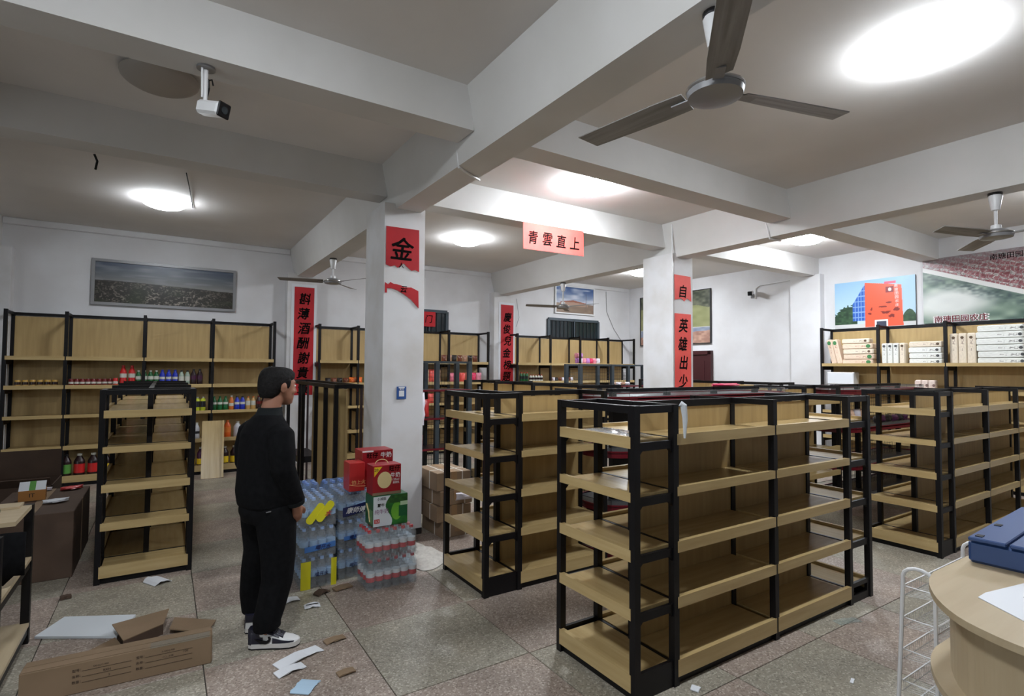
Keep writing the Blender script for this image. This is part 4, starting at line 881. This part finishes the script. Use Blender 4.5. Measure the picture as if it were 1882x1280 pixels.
# ------------------------------------------------------------------ cartons and boxes
def openbox(name, label, loc, rz, w, d, h, flaps, mat='card', th=.006, cat='cardboard box'):
    t = thing(name, label, cat, loc, rz)
    q = MB().box(-w/2, w/2, -d/2, d/2, 0, th).box(-w/2, w/2, -d/2, -d/2+th, 0, h).box(-w/2, w/2, d/2-th, d/2, 0, h).box(-w/2, -w/2+th, -d/2, d/2, 0, h).box(w/2-th, w/2, -d/2, d/2, 0, h)
    q.obj('body', mat, t)
    for side, ln, ang in flaps:        # angle from straight up, outwards positive
        a = math.radians(ang)
        if side in 'fb':
            s = -1 if side == 'f' else 1
            m = MB(); m.box(-w/2+.01, w/2-.01, -th/2, th/2, 0, ln); m.obj('flap', mat, t, (0, s*(d/2-th), h), (-s*a, 0, 0))
        else:
            s = -1 if side == 'l' else 1
            m = MB(); m.box(-th/2, th/2, -d/2+.01, d/2-.01, 0, ln); m.obj('flap', mat, t, (s*(w/2-th), 0, h), (0, s*a, 0))
    return t
t = thing('cardboard_box', 'long low cardboard carton with printed lines in the foreground', 'cardboard box', (-.145, 3.485, 0), math.radians(-3.5))
box('body', (-.40, .40, -.055, .055, 0, .150), 'card', t, .004); box('top_flap', (-.395, .395, -.053, -.002, .1505, .153), 'card', t); box('top_flap', (-.395, .395, .0, .054, .1505, .154), 'card', t)
box('end_flap', (.399, .403, -.05, .05, .01, .145), 'card', t)
for k in range(3):
    for x0, wd in ((-.16, .20), (.10, .21)):
        z = .105-.028*k
        box('printed_line', (x0, x0+wd, -.0562, -.0553, z, z+.0016), 'inkbrown', t)
        text(('型号：', '名称：', '数量：')[k], .014, 'inkbrown', t, (x0-.022, -.0562, z+.008), bold=.01)
for s_, x, z in (('SXHJ-JC-900', -.085, .117), ('BXN', -.06, .089), ('5', -.05, .061), ('A-SXHJ·900', .20, .117), ('CCL 木板', .20, .089), ('100', .28, .098)): text(s_, .011, 'inkbrown', t, (x, -.0562, z), bold=.0)
MB().box(.12, .39, -.057, -.01, .145, .1545).obj('packing_tape', 'glass', t)
# loose card sheets and foam behind it
def sheet(name, label, cat, pts, z, mat, th=.006, bend=None, rot=None):
    cx = sum(p[0] for p in pts)/len(pts); cy = sum(p[1] for p in pts)/len(pts)
    o = MB().prism([(x-cx, y-cy) for x, y in pts], 0, th).obj(name, mat, None, (cx, cy, z))
    if rot: o.rotation_euler = rot
    return tag(o, label, cat)
sheet('foam_board', 'white foam board lying on the floor left of the brown flaps', 'foam sheet', [(-.61, 4.25), (-.50, 4.48), (-.12, 4.28), (-.20, 4.0)], .002, 'foam', .014)
t = thing('cardboard_piece', 'brown folded cardboard piece over the white foam board', 'cardboard', (-.08, 3.96, 0))
MB().prism([(-.15, .11), (.14, .18), (.11, -.04), (-.08, -.16)], .058, .064).obj('top_panel', 'card', t)
MB().add([(-.08, -.16, .0), (.11, -.04, .0), (.11, -.04, .06), (-.08, -.16, .06), (-.083, -.154, .0), (.107, -.034, .0), (.107, -.034, .06), (-.083, -.154, .06)], [(0, 1, 2, 3), (5, 4, 7, 6), (0, 3, 7, 4), (1, 5, 6, 2), (3, 2, 6, 7), (0, 4, 5, 1)]).obj('side_panel', 'carddark', t)
MB().box(.02, .03, .0, .14, 0, .058).obj('side_panel', 'carddark', t)
sheet('cardboard_flap', 'light brown cardboard sheet to the right of the folded piece', 'cardboard', [(.09, 4.10), (.31, 3.92), (.25, 3.73), (.06, 3.90)], .02, 'card', .006, rot=(math.radians(-4), math.radians(3), 0))
sheet('cardboard_flap', 'small tan card lying behind the long carton', 'cardboard', [(-.40, 3.82), (-.21, 4.00), (-.155, 3.82), (-.20, 3.72)], .006, 'card', .005)
# big dark boxes at the left
t = thing('cardboard_box', 'big dark closed cardboard box beside the long island shelf', 'cardboard box', (-.83, 5.85, 0)); box('body', (-.27, .27, -.52, .52, 0, .50), 'carddark', t, .004)
box('tape', (-.03, .03, -.521, .521, .497, .502), 'card', t); box('edge_strip', (.268, .272, -.05, .0, 0, .5), 'card', t)
openbox('cardboard_box', 'open brown cardboard box with raised flap by the wall shelf', (-1.22, 6.75, 0), 0, .75, .55, .52, [('b', .26, 6), ('l', .2, 30), ('f', .1, 40)], 'carddark')
openbox('cardboard_box', 'open brown cardboard box behind the low pine shelf', (-1.48, 5.45, 0), math.radians(3), .50, .8, .44, [('f', .14, 70), ('r', .08, 20)], 'carddark')
t = thing('product_box', 'small box with white and green lid on the dark cardboard boxes', 'box', (-.90, 5.95, .503), math.radians(4), 'small boxes')
box('body', (-.085, .085, -.06, .06, 0, .085), solid('amberbox', (176, 120, 60), .5), t); 
q = MB(); q.add([(-.085, -.06, .085), (.085, -.06, .085), (.085, .03, .145), (-.085, .03, .145), (-.085, -.055, .09), (.085, -.055, .09)], [(0, 1, 2, 3)]); q.obj('lid', 'paper', t)
q = MB(); q.add([(-.02, -.061, .086), (.02, -.061, .086), (.02, .029, .1465), (-.02, .029, .1465)], [(0, 1, 2, 3)]); q.obj('green_stripe', 'greenlab', t); text('IT', .03, 'inkbrown', t, (0, -.0615, .045))
for nm, lb, x, y, z, m in (('product_packet', 'crumpled white paper on the dark cardboard box', -.72, 5.72, .505, 'paper'), ('product_packet', 'red packet on the dark cardboard box near the jugs', -.68, 6.25, .505, 'redpk'), ('product_packet', 'white and red packet at the back of the dark box', -.90, 6.30, .505, 'whitepk')):
    tag(link(nm, pillow(.17, .03, .10, m, 7), None, None, (x, y, z), (0, 0, random.uniform(-.5, .5))), lb, 'packet')
# strapped carton stack behind the pillar
zc = 0
for k, (w, d, h, dx, rz) in enumerate(((.33, .44, .15, .02, .03), (.36, .46, .15, -.01, -.02), (.35, .46, .14, .0, .04), (.36, .46, .17, -.02, 0))):
    t = thing('parcel_carton', '%s carton from the floor in the strapped stack beside the pillar' % ORD[k], 'carton', (2.38+dx, 4.92, zc), rz, 'strapped cartons beside the pillar')
    box('body', (-w/2, w/2, -d/2, d/2, 0, h), 'card', t, .004)
    for xx in (-.08, .09): box('strap', (xx-.006, xx+.006, -d/2-.002, d/2+.002, -.0 if k else .001, h+.002), 'rope', t)
    box('strap', (-w/2-.002, w/2+.002, -.07, -.058, .001, h+.002), 'rope', t)
    box('tape', (-.03, .03, -d/2-.001, d/2+.001, h*.3, h+.001), solid('tape', (150, 118, 84), .35), t)
    zc += h+.003
tag(link('plastic_wrap', pillow(.30, .07, .10, 'whitepk', 9), None, None, (2.50, 4.63, .36), (0, 0, .0)), 'crumpled white plastic sticking out of the carton stack', 'plastic')
t = thing('gas_canister', 'dark pump bottle with white label behind the pillar foot', 'bottle', (2.2, 5.62, 0)); MB().lathe([(.09, 0), (.09, .28), (.03, .33), (.03, .37), (.0005, .37)], 16).obj('body', 'dark', t, smooth=True); MB().lathe([(.0915, .06), (.0915, .22)], 16).obj('label_band', 'paper', t)
# white sack
q = MB(); V = []; F = []; nx, ny = 16, 10; r_ = random.Random(4)
for j in range(ny+1):
    for i in range(nx+1):
        u, v = i/nx, j/ny; e = (math.sin(PI*u)*math.sin(PI*v))**.6
        V.append(((u-.5)*.36*(1+.1*math.sin(5*v)), (v-.5)*.80*(1+.06*math.sin(7*u)), .004+e*(.045+r_.uniform(-.015, .03))))
for j in range(ny):
    for i in range(nx): a = j*(nx+1)+i; F.append((a, a+1, a+nx+2, a+nx+1))
n0 = len(V); V += [(x, y, 0) for x, y, z in V]; F += [tuple(i+n0 for i in f)[::-1] for f in F]
tag(q.add(V, F).obj('woven_sack', 'sack', None, (1.845, 4.46, .001), (0, 0, math.radians(14)), True), 'flattened white woven sack on the floor before the second island shelf', 'sack')
# ------------------------------------------------------------------ litter
def scrap(label, x, y, w, d, rz, mat, name='paper_scrap', th=.004, curl=.012, cat='paper'):
    q = MB(); n = 6; r = random.Random(label); V = []; F = []
    for s in (0, 1):
        for i in range(n+1):
            u = i/n; z = curl*math.sin(PI*u)*r.uniform(.4, 1)+.002
            for v in (-.5, .5): V.append(((u-.5)*w, v*d*(1+r.uniform(-.12, .12)), z+s*th))
    m = 2*(n+1)
    for i in range(n):
        a = 2*i; F += [(a, a+1, a+3, a+2), (m+a, m+a+2, m+a+3, m+a+1), (a, a+2, m+a+2, m+a), (a+1, m+a+1, m+a+3, a+3)]
    F += [(0, m, m+1, 1), (2*n, 2*n+1, m+2*n+1, m+2*n)]
    tag(q.add(V, F).obj(name, mat, None, (x, y, 0), (0, 0, rz)), label, cat)
scrap('torn white paper strip on the floor in front of the sneakers', .665, 3.21, .26, .085, .35, 'paper')
scrap('smaller torn white paper half under the long torn strip', .60, 3.10, .15, .07, .25, 'paper')
scrap('pale blue paper slip at the bottom edge of the floor', .635, 2.90, .12, .10, .9, solid('paleblue', (176, 204, 226), .6), curl=.004)
scrap('flat white packet on the floor behind the sneakers', .775, 4.01, .10, .07, .1, 'paper')
scrap('white packet with dark line near the water packs', .875, 3.84, .10, .07, -.1, 'paper')
box('printed_line', (-.04, .04, -.006, .004, .0165, .0175), 'ink', bpy.data.objects['paper_scrap.004'])
scrap('brown card piece on the floor right of the sneakers', .885, 3.30, .12, .055, .15, 'card', 'cardboard_piece', .006, .008, 'cardboard')
scrap('brown card piece lowest on the floor near the bottom edge', .845, 2.92, .09, .05, .1, 'card', 'cardboard_piece', .008, .006, 'cardboard')
scrap('brown card strip against the bottom water packs', 1.13, 4.03, .13, .06, .2, 'card', 'cardboard_piece', .012, .01, 'cardboard')
scrap('dark folded card piece beside the white packet', .98, 4.02, .10, .06, .5, 'carddark', 'cardboard_piece', .01, .02, 'cardboard')
scrap('white triangular paper under the long island shelf end', -.01, 4.88, .12, .16, .5, 'paper', curl=.03)
scrap('tiny brown card cube on the floor by the dark boxes', -.54, 4.86, .06, .04, .2, 'carddark', 'cardboard_piece', .02, .004, 'cardboard')
scrap('thin clear plastic strip on the floor before the largest shelf', 3.74, 1.80, .18, .06, -.3, 'glass', 'plastic_strip', .002, .01, 'plastic')
scrap('small white paper crumb at the foot of the largest shelf', 2.30, 1.84, .05, .04, .4, 'paper', curl=.01)
scrap('small white scrap on the floor near the wire rack', 3.05, 1.45, .05, .015, .3, 'paper', curl=.004)
# crumpled film on the largest shelf and a strip of foam on its post
q = MB(); V = []; F = []; nx, ny = 16, 12; r_ = random.Random(11)
for j in range(ny+1):
    for i in range(nx+1): V.append(((i/nx-.5)*.20, (j/ny-.5)*.42, r_.uniform(0, .022)*math.sin(PI*i/nx)**.5*math.sin(PI*j/ny)**.5))
for j in range(ny):
    for i in range(nx): a = j*(nx+1)+i; F.append((a, a+1, a+nx+2, a+nx+1))
tag(q.add(V, F).obj('plastic_film', filmmat('crumpled_film', (.9, .91, .93, 1), .45, .2), None, (2.10, 2.22, 1.266), (0, 0, 0), True), 'crumpled clear plastic film on the top board of the largest shelf', 'plastic')
q = MB().tube([(0, 0, 1.44), (.012, -.012, 1.43), (.018, -.016, 1.36), (.016, -.015, 1.26)], [.016, .018, .014, .006], 8)
tag(q.obj('plastic_strip', 'foam', None, (2.272, 1.905, 0), smooth=True), 'white plastic strip hanging over a post of the largest shelf', 'plastic')
# ------------------------------------------------------------------ low pine shelf at the left edge
t = thing('low_shelf', 'low pine shelf on black posts at the left edge', 'shelf', (-.92, 3.85, 0))
for x in (-.26, .27):
    for y in (-.36, .37): box('post', (x-.02, x+.02, y-.02, y+.02, 0, .80), 'black', t)
for z in (.12, .50): box('shelf_board', (-.28, .29, -.36, .37, z-.02, z), 'paley', t)
for z in (.10, .48): box('edge_rail', (.265, .285, -.35, .36, z-.045, z), 'black', t)
box('shelf_board', (-.34, .30, -.16, .24, .80, .822), 'palex', t); box('shelf_board', (-.34, .26, .16, .28, .823, .835), 'palex', t)
t = thing('dark_cloth', 'black cloth draped under the top board of the low pine shelf', 'cloth', (-.83, 3.66, .53))
q = MB(); V = []; F = []; prof = [0, -.02, -.05, -.12, -.06, -.20, -.10, -.02, -.05, 0, 0]
for i in range(11):
    x = -.16+.42*i/10; y = .012*math.sin(i*1.7)
    V += [(x, y, .245), (x, y+.01*math.sin(i), .10), (x, y, .03+prof[i]*.9)]
F = [(3*i+k, 3*i+3+k, 3*i+4+k, 3*i+1+k) for i in range(10) for k in (0, 1)]
o = q.add(V, F).obj('fabric', 'cloth', t, smooth=True); md = o.modifiers.new('s', 'SOLIDIFY'); md.thickness = .008
t = tag(link('black_tool', boxmesh(.16, .05, .03, 'black', .008), None, None, (-.80, 3.90, .838), (0, 0, .1)), 'black box cutter lying on the low pine shelf', 'tool'); box('blade_guard', (-.01, .06, -.027, -.024, -.008, .008), 'dark', t)
# ------------------------------------------------------------------ counter, pallet, paper, wire rack
def dshape(ins=0.0):
    x1, yb, yf = 4.3, .945-ins, .10+ins; xl = 2.175+ins; pts = [(x1, yf), (x1, yb)]
    ctrl = [(2.66, .945), (2.58, .93), (2.49, .90), (2.36, .83), (2.25, .735), (2.19, .63), (2.165, .53), (2.17, .40), (2.20, .25), (2.26, .10)]
    c = Vector((2.9, .45))
    for x, y in ctrl:
        v = Vector((x, y))-c; v = v*(1-ins/v.length); pts.append((c.x+v.x, c.y+v.y))
    return pts
def smooth_poly(p, n=3):
    out = [p[0], p[1]]; q = p[2:]
    for i in range(len(q)-1):
        a = Vector(q[max(i-1, 0)]); b = Vector(q[i]); c = Vector(q[i+1]); d = Vector(q[min(i+2, len(q)-1)])
        for k in range(n):
            u = k/n; out.append(tuple(.5*((2*b)+(c-a)*u+(2*a-5*b+4*c-d)*u*u+(-a+3*b-3*c+d)*u**3)))
    out.append(q[-1]); return out
t = thing('checkout_counter', 'curved pale pine checkout counter at the bottom right', 'counter', (3.2, .5, 0))
def cp(name, ins, z0, z1, mat): return MB().prism([(x-3.2, y-.5) for x, y in smooth_poly(dshape(ins))], z0, z1).obj(name, mat, t)
cp('counter_top', 0, .775, .80, 'palex'); cp('curved_panel', .065, .50, .775, 'palez'); cp('lower_ledge', .0, .475, .50, 'palex'); cp('lower_panel', .065, .0, .475, 'palez')
# blue plastic pallet on the counter
t = thing('plastic_pallet', 'blue slatted plastic pallet on the pine counter', 'pallet', (3.30, .70, .80), math.radians(3))
box('side_frame', (-.36, .5, -.30, .235, .0, .095), 'bluepal', t, .012)
for k in range(4):
    y = -.30+.134*k; box('slat', (-.375, .5, y+.004, y+.128, .095, .112), 'bluepal', t, .004)
for x, y in ((-.33, .2), (-.33, -.06), (-.05, .2)): box('rubber_pad', (x-.02, x+.02, y-.012, y+.012, .112, .115), 'black', t)
text('川字', .05, 'red', t, (.05, -.10, .1135), (0, 0, 0), bold=.02)
t = tag(link('paper_sheet', MB().prism([(-.16, -.15), (.30, -.13), (.30, .08), (.0, .075), (-.07, .06)], 0, .003).mesh('paper'), None, None, (2.55, .68, .8005), (0, 0, math.radians(-12))), 'white paper sheet with faint drawing on the counter', 'paper')
MB().tube([(.05+.03*math.cos(a), -.06+.012*math.sin(a), .0035) for a in np.linspace(.3, 5.6, 14)], .0012, 4).obj('pencil_curve', 'grey', t)
for k in range(6): box('pencil_line', (.08+.03*k, .10+.03*k, .0+.01*(k % 3), .002+.01*(k % 3), .003, .0038), 'grey', t)
# white wire rack
t = thing('wire_rack', 'white wire rack with sloping trays standing behind the counter', 'rack', (3.155, 1.055, 0))
def uend(x, nm):
    pts = [(x-.05, .075, 0), (x-.02, .065, .4), (x, .06, .68)]+[(x, .0+.06*math.cos(a), .70+.045*math.sin(a)) for a in np.linspace(0, PI, 8)]+[(x, -.06, .68), (x, -.06, .4), (x, -.065, 0)]
    MB().tube(pts, .0085, 8).obj(nm, 'white', t, smooth=True)
uend(-.345, 'end_frame'); uend(.345, 'end_frame')
for z in (.655, .515, .375, .235, .10):
    q = MB(); xs_ = [-.34, .34]; yb, yf = .062+.02*(.68-z), -.06
    q.tube([(-.34, yb, z), (.34, yb, z)], .0035, 5).tube([(-.34, yb, z-.045), (.34, yb, z-.045)], .0025, 4).tube([(-.34, yf, z-.03), (.34, yf, z-.03)], .0035, 5).tube([(-.34, yb, z), (-.34, yf, z-.0)], .003, 4).tube([(.34, yb, z), (.34, yf, z)], .003, 4).tube([(-.34, yf, z), (.34, yf, z)], .003, 4)
    for k in range(34): x = -.33+.02*k; q.tube([(x, yb, z), (x, yb, z-.045), (x, yf, z-.03), (x, yf, z)], .0014, 4, caps=False)
    q.obj('wire_tray', 'white', t)
# ------------------------------------------------------------------ the man
def remeshed(mb, name, mat, parent, vox=.008, sm=6, loc=(0, 0, 0), rot=(0, 0, 0)):
    me = bpy.data.meshes.new('tmp'); me.from_pydata(mb.v, [], mb.f)
    o = bpy.data.objects.new('tmp', me); COL.objects.link(o)
    md = o.modifiers.new('r', 'REMESH'); md.mode = 'VOXEL'; md.voxel_size = vox; md.adaptivity = 0
    s = o.modifiers.new('s', 'SMOOTH'); s.factor = .5; s.iterations = sm
    m2 = bpy.data.meshes.new_from_object(o.evaluated_get(bpy.context.evaluated_depsgraph_get())); bpy.data.objects.remove(o)
    m2.shade_smooth(); m2.materials.clear(); m2.materials.append(MT[mat] if isinstance(mat, str) else mat)
    return link(name, m2, parent, None, loc, rot)
def loft(q, rings, n=24, pw=1.0):
    """rings: z, cx, cy, rx, ry"""
    V = []; F = []
    for z, cx, cy, rx, ry in rings:
        for k in range(n):
            a = 2*PI*k/n; c, s = math.cos(a), math.sin(a); V.append((cx+rx*math.copysign(abs(c)**pw, c), cy+ry*math.copysign(abs(s)**pw, s), z))
    for i in range(len(rings)-1):
        for k in range(n): F.append((i*n+k, i*n+(k+1) % n, (i+1)*n+(k+1) % n, (i+1)*n+k))
    F.append(tuple(range(n))[::-1]); F.append(tuple((len(rings)-1)*n+k for k in range(n)))
    return q.add(V, F)
def ell(q, c, r, n=12):
    pr = [(math.cos(a), math.sin(a)) for a in np.linspace(-PI/2+.05, PI/2-.05, n)]
    return loft(q, [(c[2]+r[2]*s, c[0], c[1], r[0]*k, r[1]*k) for k, s in pr], n*2)
man = thing('person', 'man in black jacket and black trousers with black and white sneakers, seen from behind his right side', 'person', (.54, 3.56, 0), math.radians(20))
man['label'] = 'man in black jacket, black trousers and black-and-white sneakers, looking right'
HEAD = Matrix.Translation((.035, 0, 0)) @ Matrix.Translation((0, 0, 1.42)) @ Matrix.Rotation(math.radians(4), 4, 'Z') @ Matrix.Rotation(math.radians(3), 4, 'Y') @ Matrix.Translation((0, 0, -1.42))
b = MB()
hd = MB()
loft(hd, [(1.385, .070, 0, .020, .025), (1.40, .068, 0, .040, .038), (1.425, .052, 0, .062, .054), (1.455, .032, 0, .084, .064), (1.49, .018, 0, .100, .072), (1.53, .010, 0, .104, .076), (1.565, .006, 0, .094, .070), (1.59, .002, 0, .070, .052), (1.602, 0, 0, .03, .024)])
hd.tube([(.106, 0, 1.512), (.122, 0, 1.488), (.130, 0, 1.470), (.112, 0, 1.462)], [.010, .013, .017, .012], 8)      # nose
ell(hd, (.100, 0, 1.442), (.022, .026, .008)); ell(hd, (.099, 0, 1.430), (.019, .024, .009)); ell(hd, (.088, 0, 1.403), (.026, .026, .016)); ell(hd, (.100, 0, 1.528), (.016, .05, .010))
for s in (-1, 1):
    ell(hd, (.000, s*.078, 1.488), (.020, .011, .032)); ell(hd, (-.004, s*.086, 1.500), (.018, .008, .020)); ell(hd, (.075, s*.040, 1.470), (.03, .022, .022))
b.add([HEAD @ Vector(p) for p in hd.v], hd.f)
loft(b, [(1.24, -.02, 0, .075, .09), (1.30, -.012, 0, .062, .064), (1.36, .004, 0, .056, .056), (1.42, .022, 0, .056, .055), (1.46, .03, 0, .05, .05)])
loft(b, [(.70, 0, 0, .05, .10), (.78, 0, 0, .10, .155), (.90, 0, 0, .10, .15), (1.05, -.005, 0, .095, .145), (1.18, -.01, 0, .10, .165), (1.26, -.015, 0, .085, .16), (1.31, -.015, 0, .05, .09)])
ANK = {-1: (-.045, -.112), 1: (.03, .175)}
ARM = {}
for s in (-1, 1):
    W_ = (.073, s*.190, .805); E_ = (-.030, s*.212, 1.03); S_ = (-.015, s*.165, 1.255)
    b.tube([S_, E_, W_], [.048, .040, .027], 10)
    # hand: palm, four unequal curled fingers and a thumb leaving the side of the palm
    d = Vector((.20, -s*.24, -.9)).normalized(); side = Vector((.97, 0, .22)).normalized(); inn = d.cross(side).normalized()*(1 if d.cross(side).y*s < 0 else -1)
    w0 = Vector(W_); pc = w0+d*.055
    b.tube([w0, w0+d*.02, w0+d*.05, w0+d*.085], [.026, .027, .034, .028], 10)
    for k, (off, ln) in enumerate(((.028, .066), (.010, .074), (-.009, .069), (-.026, .054))):
        r0 = w0+d*.078+side*off; r1 = r0+d*ln*.45+inn*.006; r2_ = r1+d*ln*.32+inn*.016; r3 = r2_+d*ln*.2+inn*.020
        b.tube([r0-d*.02, r0, r1, r2_, r3], [.010, .0098, .009, .0083, .007], 8)
    r0 = w0+d*.03+side*.026; b.tube([r0, r0+side*.022+d*.022, r0+side*.030+d*.046+inn*.006, r0+side*.028+d*.066+inn*.014], [.013, .0115, .010, .008], 8)
    ax, ay = ANK[s]; b.tube([(0, s*.09, .82), (.01, s*.10, .45), (ax-.0, ay, .10), (ax, ay, .04)], [.085, .055, .038, .036], 12)
remeshed(b, 'body', 'skin', man, .0065, 3)
j = MB()
loft(j, [(.775, .0, 0, .130, .170), (.80, -.005, 0, .152, .188), (.88, -.012, 0, .158, .190), (1.0, -.012, 0, .150, .185), (1.12, -.015, 0, .140, .185), (1.22, -.018, 0, .126, .180), (1.275, -.018, 0, .100, .155), (1.315, -.012, 0, .078, .105), (1.335, -.005, 0, .070, .078)], 32, .92)
for s in (-1, 1):
    j.tube([(-.018, s*.14, 1.262), (-.022, s*.172, 1.225), (-.030, s*.205, 1.12), (-.028, s*.215, 1.03), (.020, s*.205, .92), (.068, s*.192, .825)], [.05, .076, .074, .068, .062, .054], 14)
jk = remeshed(j, 'jacket', 'cloth', man, .010, 5)
q = MB(); loft(q, [(1.318, -.006, 0, .078, .092), (1.35, .0, 0, .070, .074), (1.372, .004, 0, .066, .069), (1.372, .004, 0, .058, .060), (1.33, -.004, 0, .058, .060)]); q.obj('collar', 'collar', jk, smooth=True)
for s in (-1, 1):
    q = MB().tube([(.064, s*.193, .832), (.072, s*.190, .808)], [.056, .051], 14); q.obj('cuff', 'collar', jk, smooth=True)
tr = MB()
loft(tr, [(.70, -.01, 0, .12, .165), (.76, -.012, 0, .142, .172), (.84, -.010, 0, .140, .168), (.90, -.005, 0, .125, .160)], 28)
for s in (-1, 1):
    ax, ay = ANK[s]
    tr.tube([(-.005, s*.082, .80), (.008, s*.092, .68), (.018, s*.100, .50), (.012, (s*.100+ay)/2, .36), (ax*.6, ay, .22), (ax-.005, ay, .15), (ax+.0, ay, .105)], [.114, .112, .098, .088, .080, .077, .076], 16)
tj = remeshed(tr, 'trousers', 'cloth', man, .009, 4)
box('pocket_trim', (-.10, -.055, -.172, -.168, .785, .789), 'grey', tj)
# hair
q = MB(); loft(q, [(1.425, -.056, 0, .036, .044), (1.45, -.046, 0, .058, .062), (1.485, -.032, 0, .080, .076), (1.52, -.014, 0, .100, .082), (1.555, .000, 0, .112, .082), (1.585, .006, 0, .108, .072), (1.608, .004, 0, .084, .054), (1.618, 0, 0, .045, .03)])
for s in (-1, 1): q.tube([(.035, s*.072, 1.535), (.034, s*.076, 1.505), (.030, s*.074, 1.485)], [.014, .010, .005], 6)
r_ = random.Random(3)
for k in range(26): a = r_.uniform(0, 2*PI); rr = r_.uniform(.3, 1); x = .01+.095*rr*math.cos(a); y = .06*rr*math.sin(a); q.tube([(x, y, 1.575), (x+.008, y, 1.618-.03*rr*rr)], [.014, .006], 6)
hr = remeshed(MB().add([HEAD @ Vector(p) for p in q.v], q.f), 'hair', 'hair', man, .006, 2)
for s in (-1, 1):
    e = MB(); ell(e, (0, 0, 0), (.011, .012, .0085)); eo = e.obj('eye', solid('eyewhite', (205, 200, 195), .2), man, HEAD @ Vector((.099, s*.034, 1.505)), smooth=True)
    e = MB(); ell(e, (0, 0, 0), (.003, .0055, .0055)); e.obj('iris', 'hair', eo, (.0095, 0, 0))
    MB().tube([HEAD @ Vector(p) for p in ((.112, s*.014, 1.527), (.110, s*.034, 1.533), (.094, s*.054, 1.528))], [.0035, .004, .002], 6).obj('eyebrow', 'hair', man)
def shoe(s, ang):
    ax, ay = ANK[s]; t = bpy.data.objects.new('sneaker', None); COL.objects.link(t); t.parent = man; t.location = (ax, ay, 0); t.rotation_euler = (0, 0, ang); t.scale = (1.12, 1.10, 1.12)
    out = [(-.088, .0), (-.084, .026), (-.065, .037), (-.02, .039), (.03, .041), (.08, .047), (.12, .046), (.148, .034), (.162, .010)]
    out = out+[(x, -y) for x, y in out[::-1] if y > 0]
    MB().prism([(x*1.0, y) for x, y in out], .008, .030).obj('sole', 'sole', t); MB().prism([(x*.99, y*.98) for x, y in out], 0, .009).obj('outsole', 'black', t)
    up_ = [(-.084, .026, .090), (-.07, .034, .098), (-.03, .036, .098), (.01, .037, .092), (.045, .040, .075), (.085, .044, .055), (.120, .042, .046), (.145, .030, .038), (.157, .008, .031)]
    def shell(sel, k=1.0, z0=.026, zc=None, lift=0, a0=0, a1=PI):
        q = MB(); V = []; F = []; m = 13
        for x, w, h in sel:
            if zc: h = min(h, zc)
            for i in range(m):
                a = a0+(a1-a0)*i/(m-1); c, s_ = math.cos(a), math.sin(a); V.append((x, w*k*math.copysign(abs(c)**.6, c), z0+(h-z0+lift)*abs(s_)**.7))
        for i in range(len(sel)-1):
            for p in range(m-1): F.append((i*m+p, (i+1)*m+p, (i+1)*m+p+1, i*m+p+1))
        if a1-a0 > 3: F.append(tuple(range(m))); F.append(tuple((len(sel)-1)*m+i for i in range(m))[::-1])
        return q.add(V, F)
    shell(up_).obj('upper', 'leather', t, smooth=True)
    def wall(x0, x1, h0, h1, nm, mat, k=1.04):
        q = MB(); V = []; F = []; xs_ = np.linspace(x0, x1, 9); wx = np.interp(xs_, [u[0] for u in up_], [u[1] for u in up_])*k+.0012
        for sd in (-1, 1):
            n0 = len(V)
            for i, x in enumerate(xs_):
                u = i/8; hh = h0+(h1-h0)*u; V += [(x, sd*wx[i], .024), (x, sd*(wx[i]-.001), .024+(hh-.024)*.6), (x, sd*wx[i]*.86, hh)]
            for i in range(8): F += [(n0+3*i+p, n0+3*i+3+p, n0+3*i+4+p, n0+3*i+1+p) for p in (0, 1)]
        return q.add(V, F).obj(nm, mat, t, smooth=True)
    def sub(x0, x1, n=7):
        xs_ = np.linspace(x0, x1, n); c = [[u[k] for u in up_] for k in range(3)]
        return [(x, np.interp(x, c[0], c[1]), np.interp(x, c[0], c[2])) for x in xs_]
    def overlay(nm, x0, x1, deg, k=1.05):
        for A in ((0, math.radians(deg)), (PI-math.radians(deg), PI)): shell(sub(x0, x1), k, .026, None, .003, *A).obj(nm, 'navy', t, smooth=True)
    overlay('toe_band', .035, .157, 26); overlay('heel_band', -.085, -.042, 50); overlay('heel_band', -.045, -.012, 22); shell(sub(-.086, -.03), 1.04, .062, None, .004, math.radians(0), PI).obj('collar_band', 'navy', t, smooth=True)
    for A in ((math.radians(38), math.radians(76)), (math.radians(104), math.radians(142))): shell(sub(-.02, .068), 1.05, .026, None, .004, *A).obj('eyestay', 'navy', t, smooth=True)
    MB().prism([(-.088, -.018), (-.075, -.031), (-.06, -.034), (-.06, .034), (-.075, .031), (-.088, .018)], .075, .100).obj('heel_tab', 'navy', t)
    shell([(x, w*.72, h) for x, w, h in up_[2:6]], 1, .05, None, .008).obj('tongue', 'navy', t, smooth=True)
    for k in range(4):
        x = .012+.019*k; z = .101-.010*k; MB().tube([(x, -.022, z-.008), (x+.006, 0, z+.004), (x, .022, z-.008)], .004, 6).obj('lace', 'black', t)
    MB().tube([(.01, -.02, .10), (.03, -.034, .108), (.05, -.03, .092)], .003, 5).obj('lace_bow', 'black', t)
    for sd in (-1, 1):     # curved tick mark on the side
        V = [(-.052, .060), (-.020, .034), (.004, .030), (.024, .040), (.030, .056), (.022, .068), (.014, .066), (.018, .054), (.008, .046), (-.016, .050)]
        q = MB(); q.prism(V, sd*.0425-.0015, sd*.0425+.0015, T_); q.obj('tick_mark', 'black', t)
shoe(-1, math.radians(-44)); shoe(1, math.radians(48))
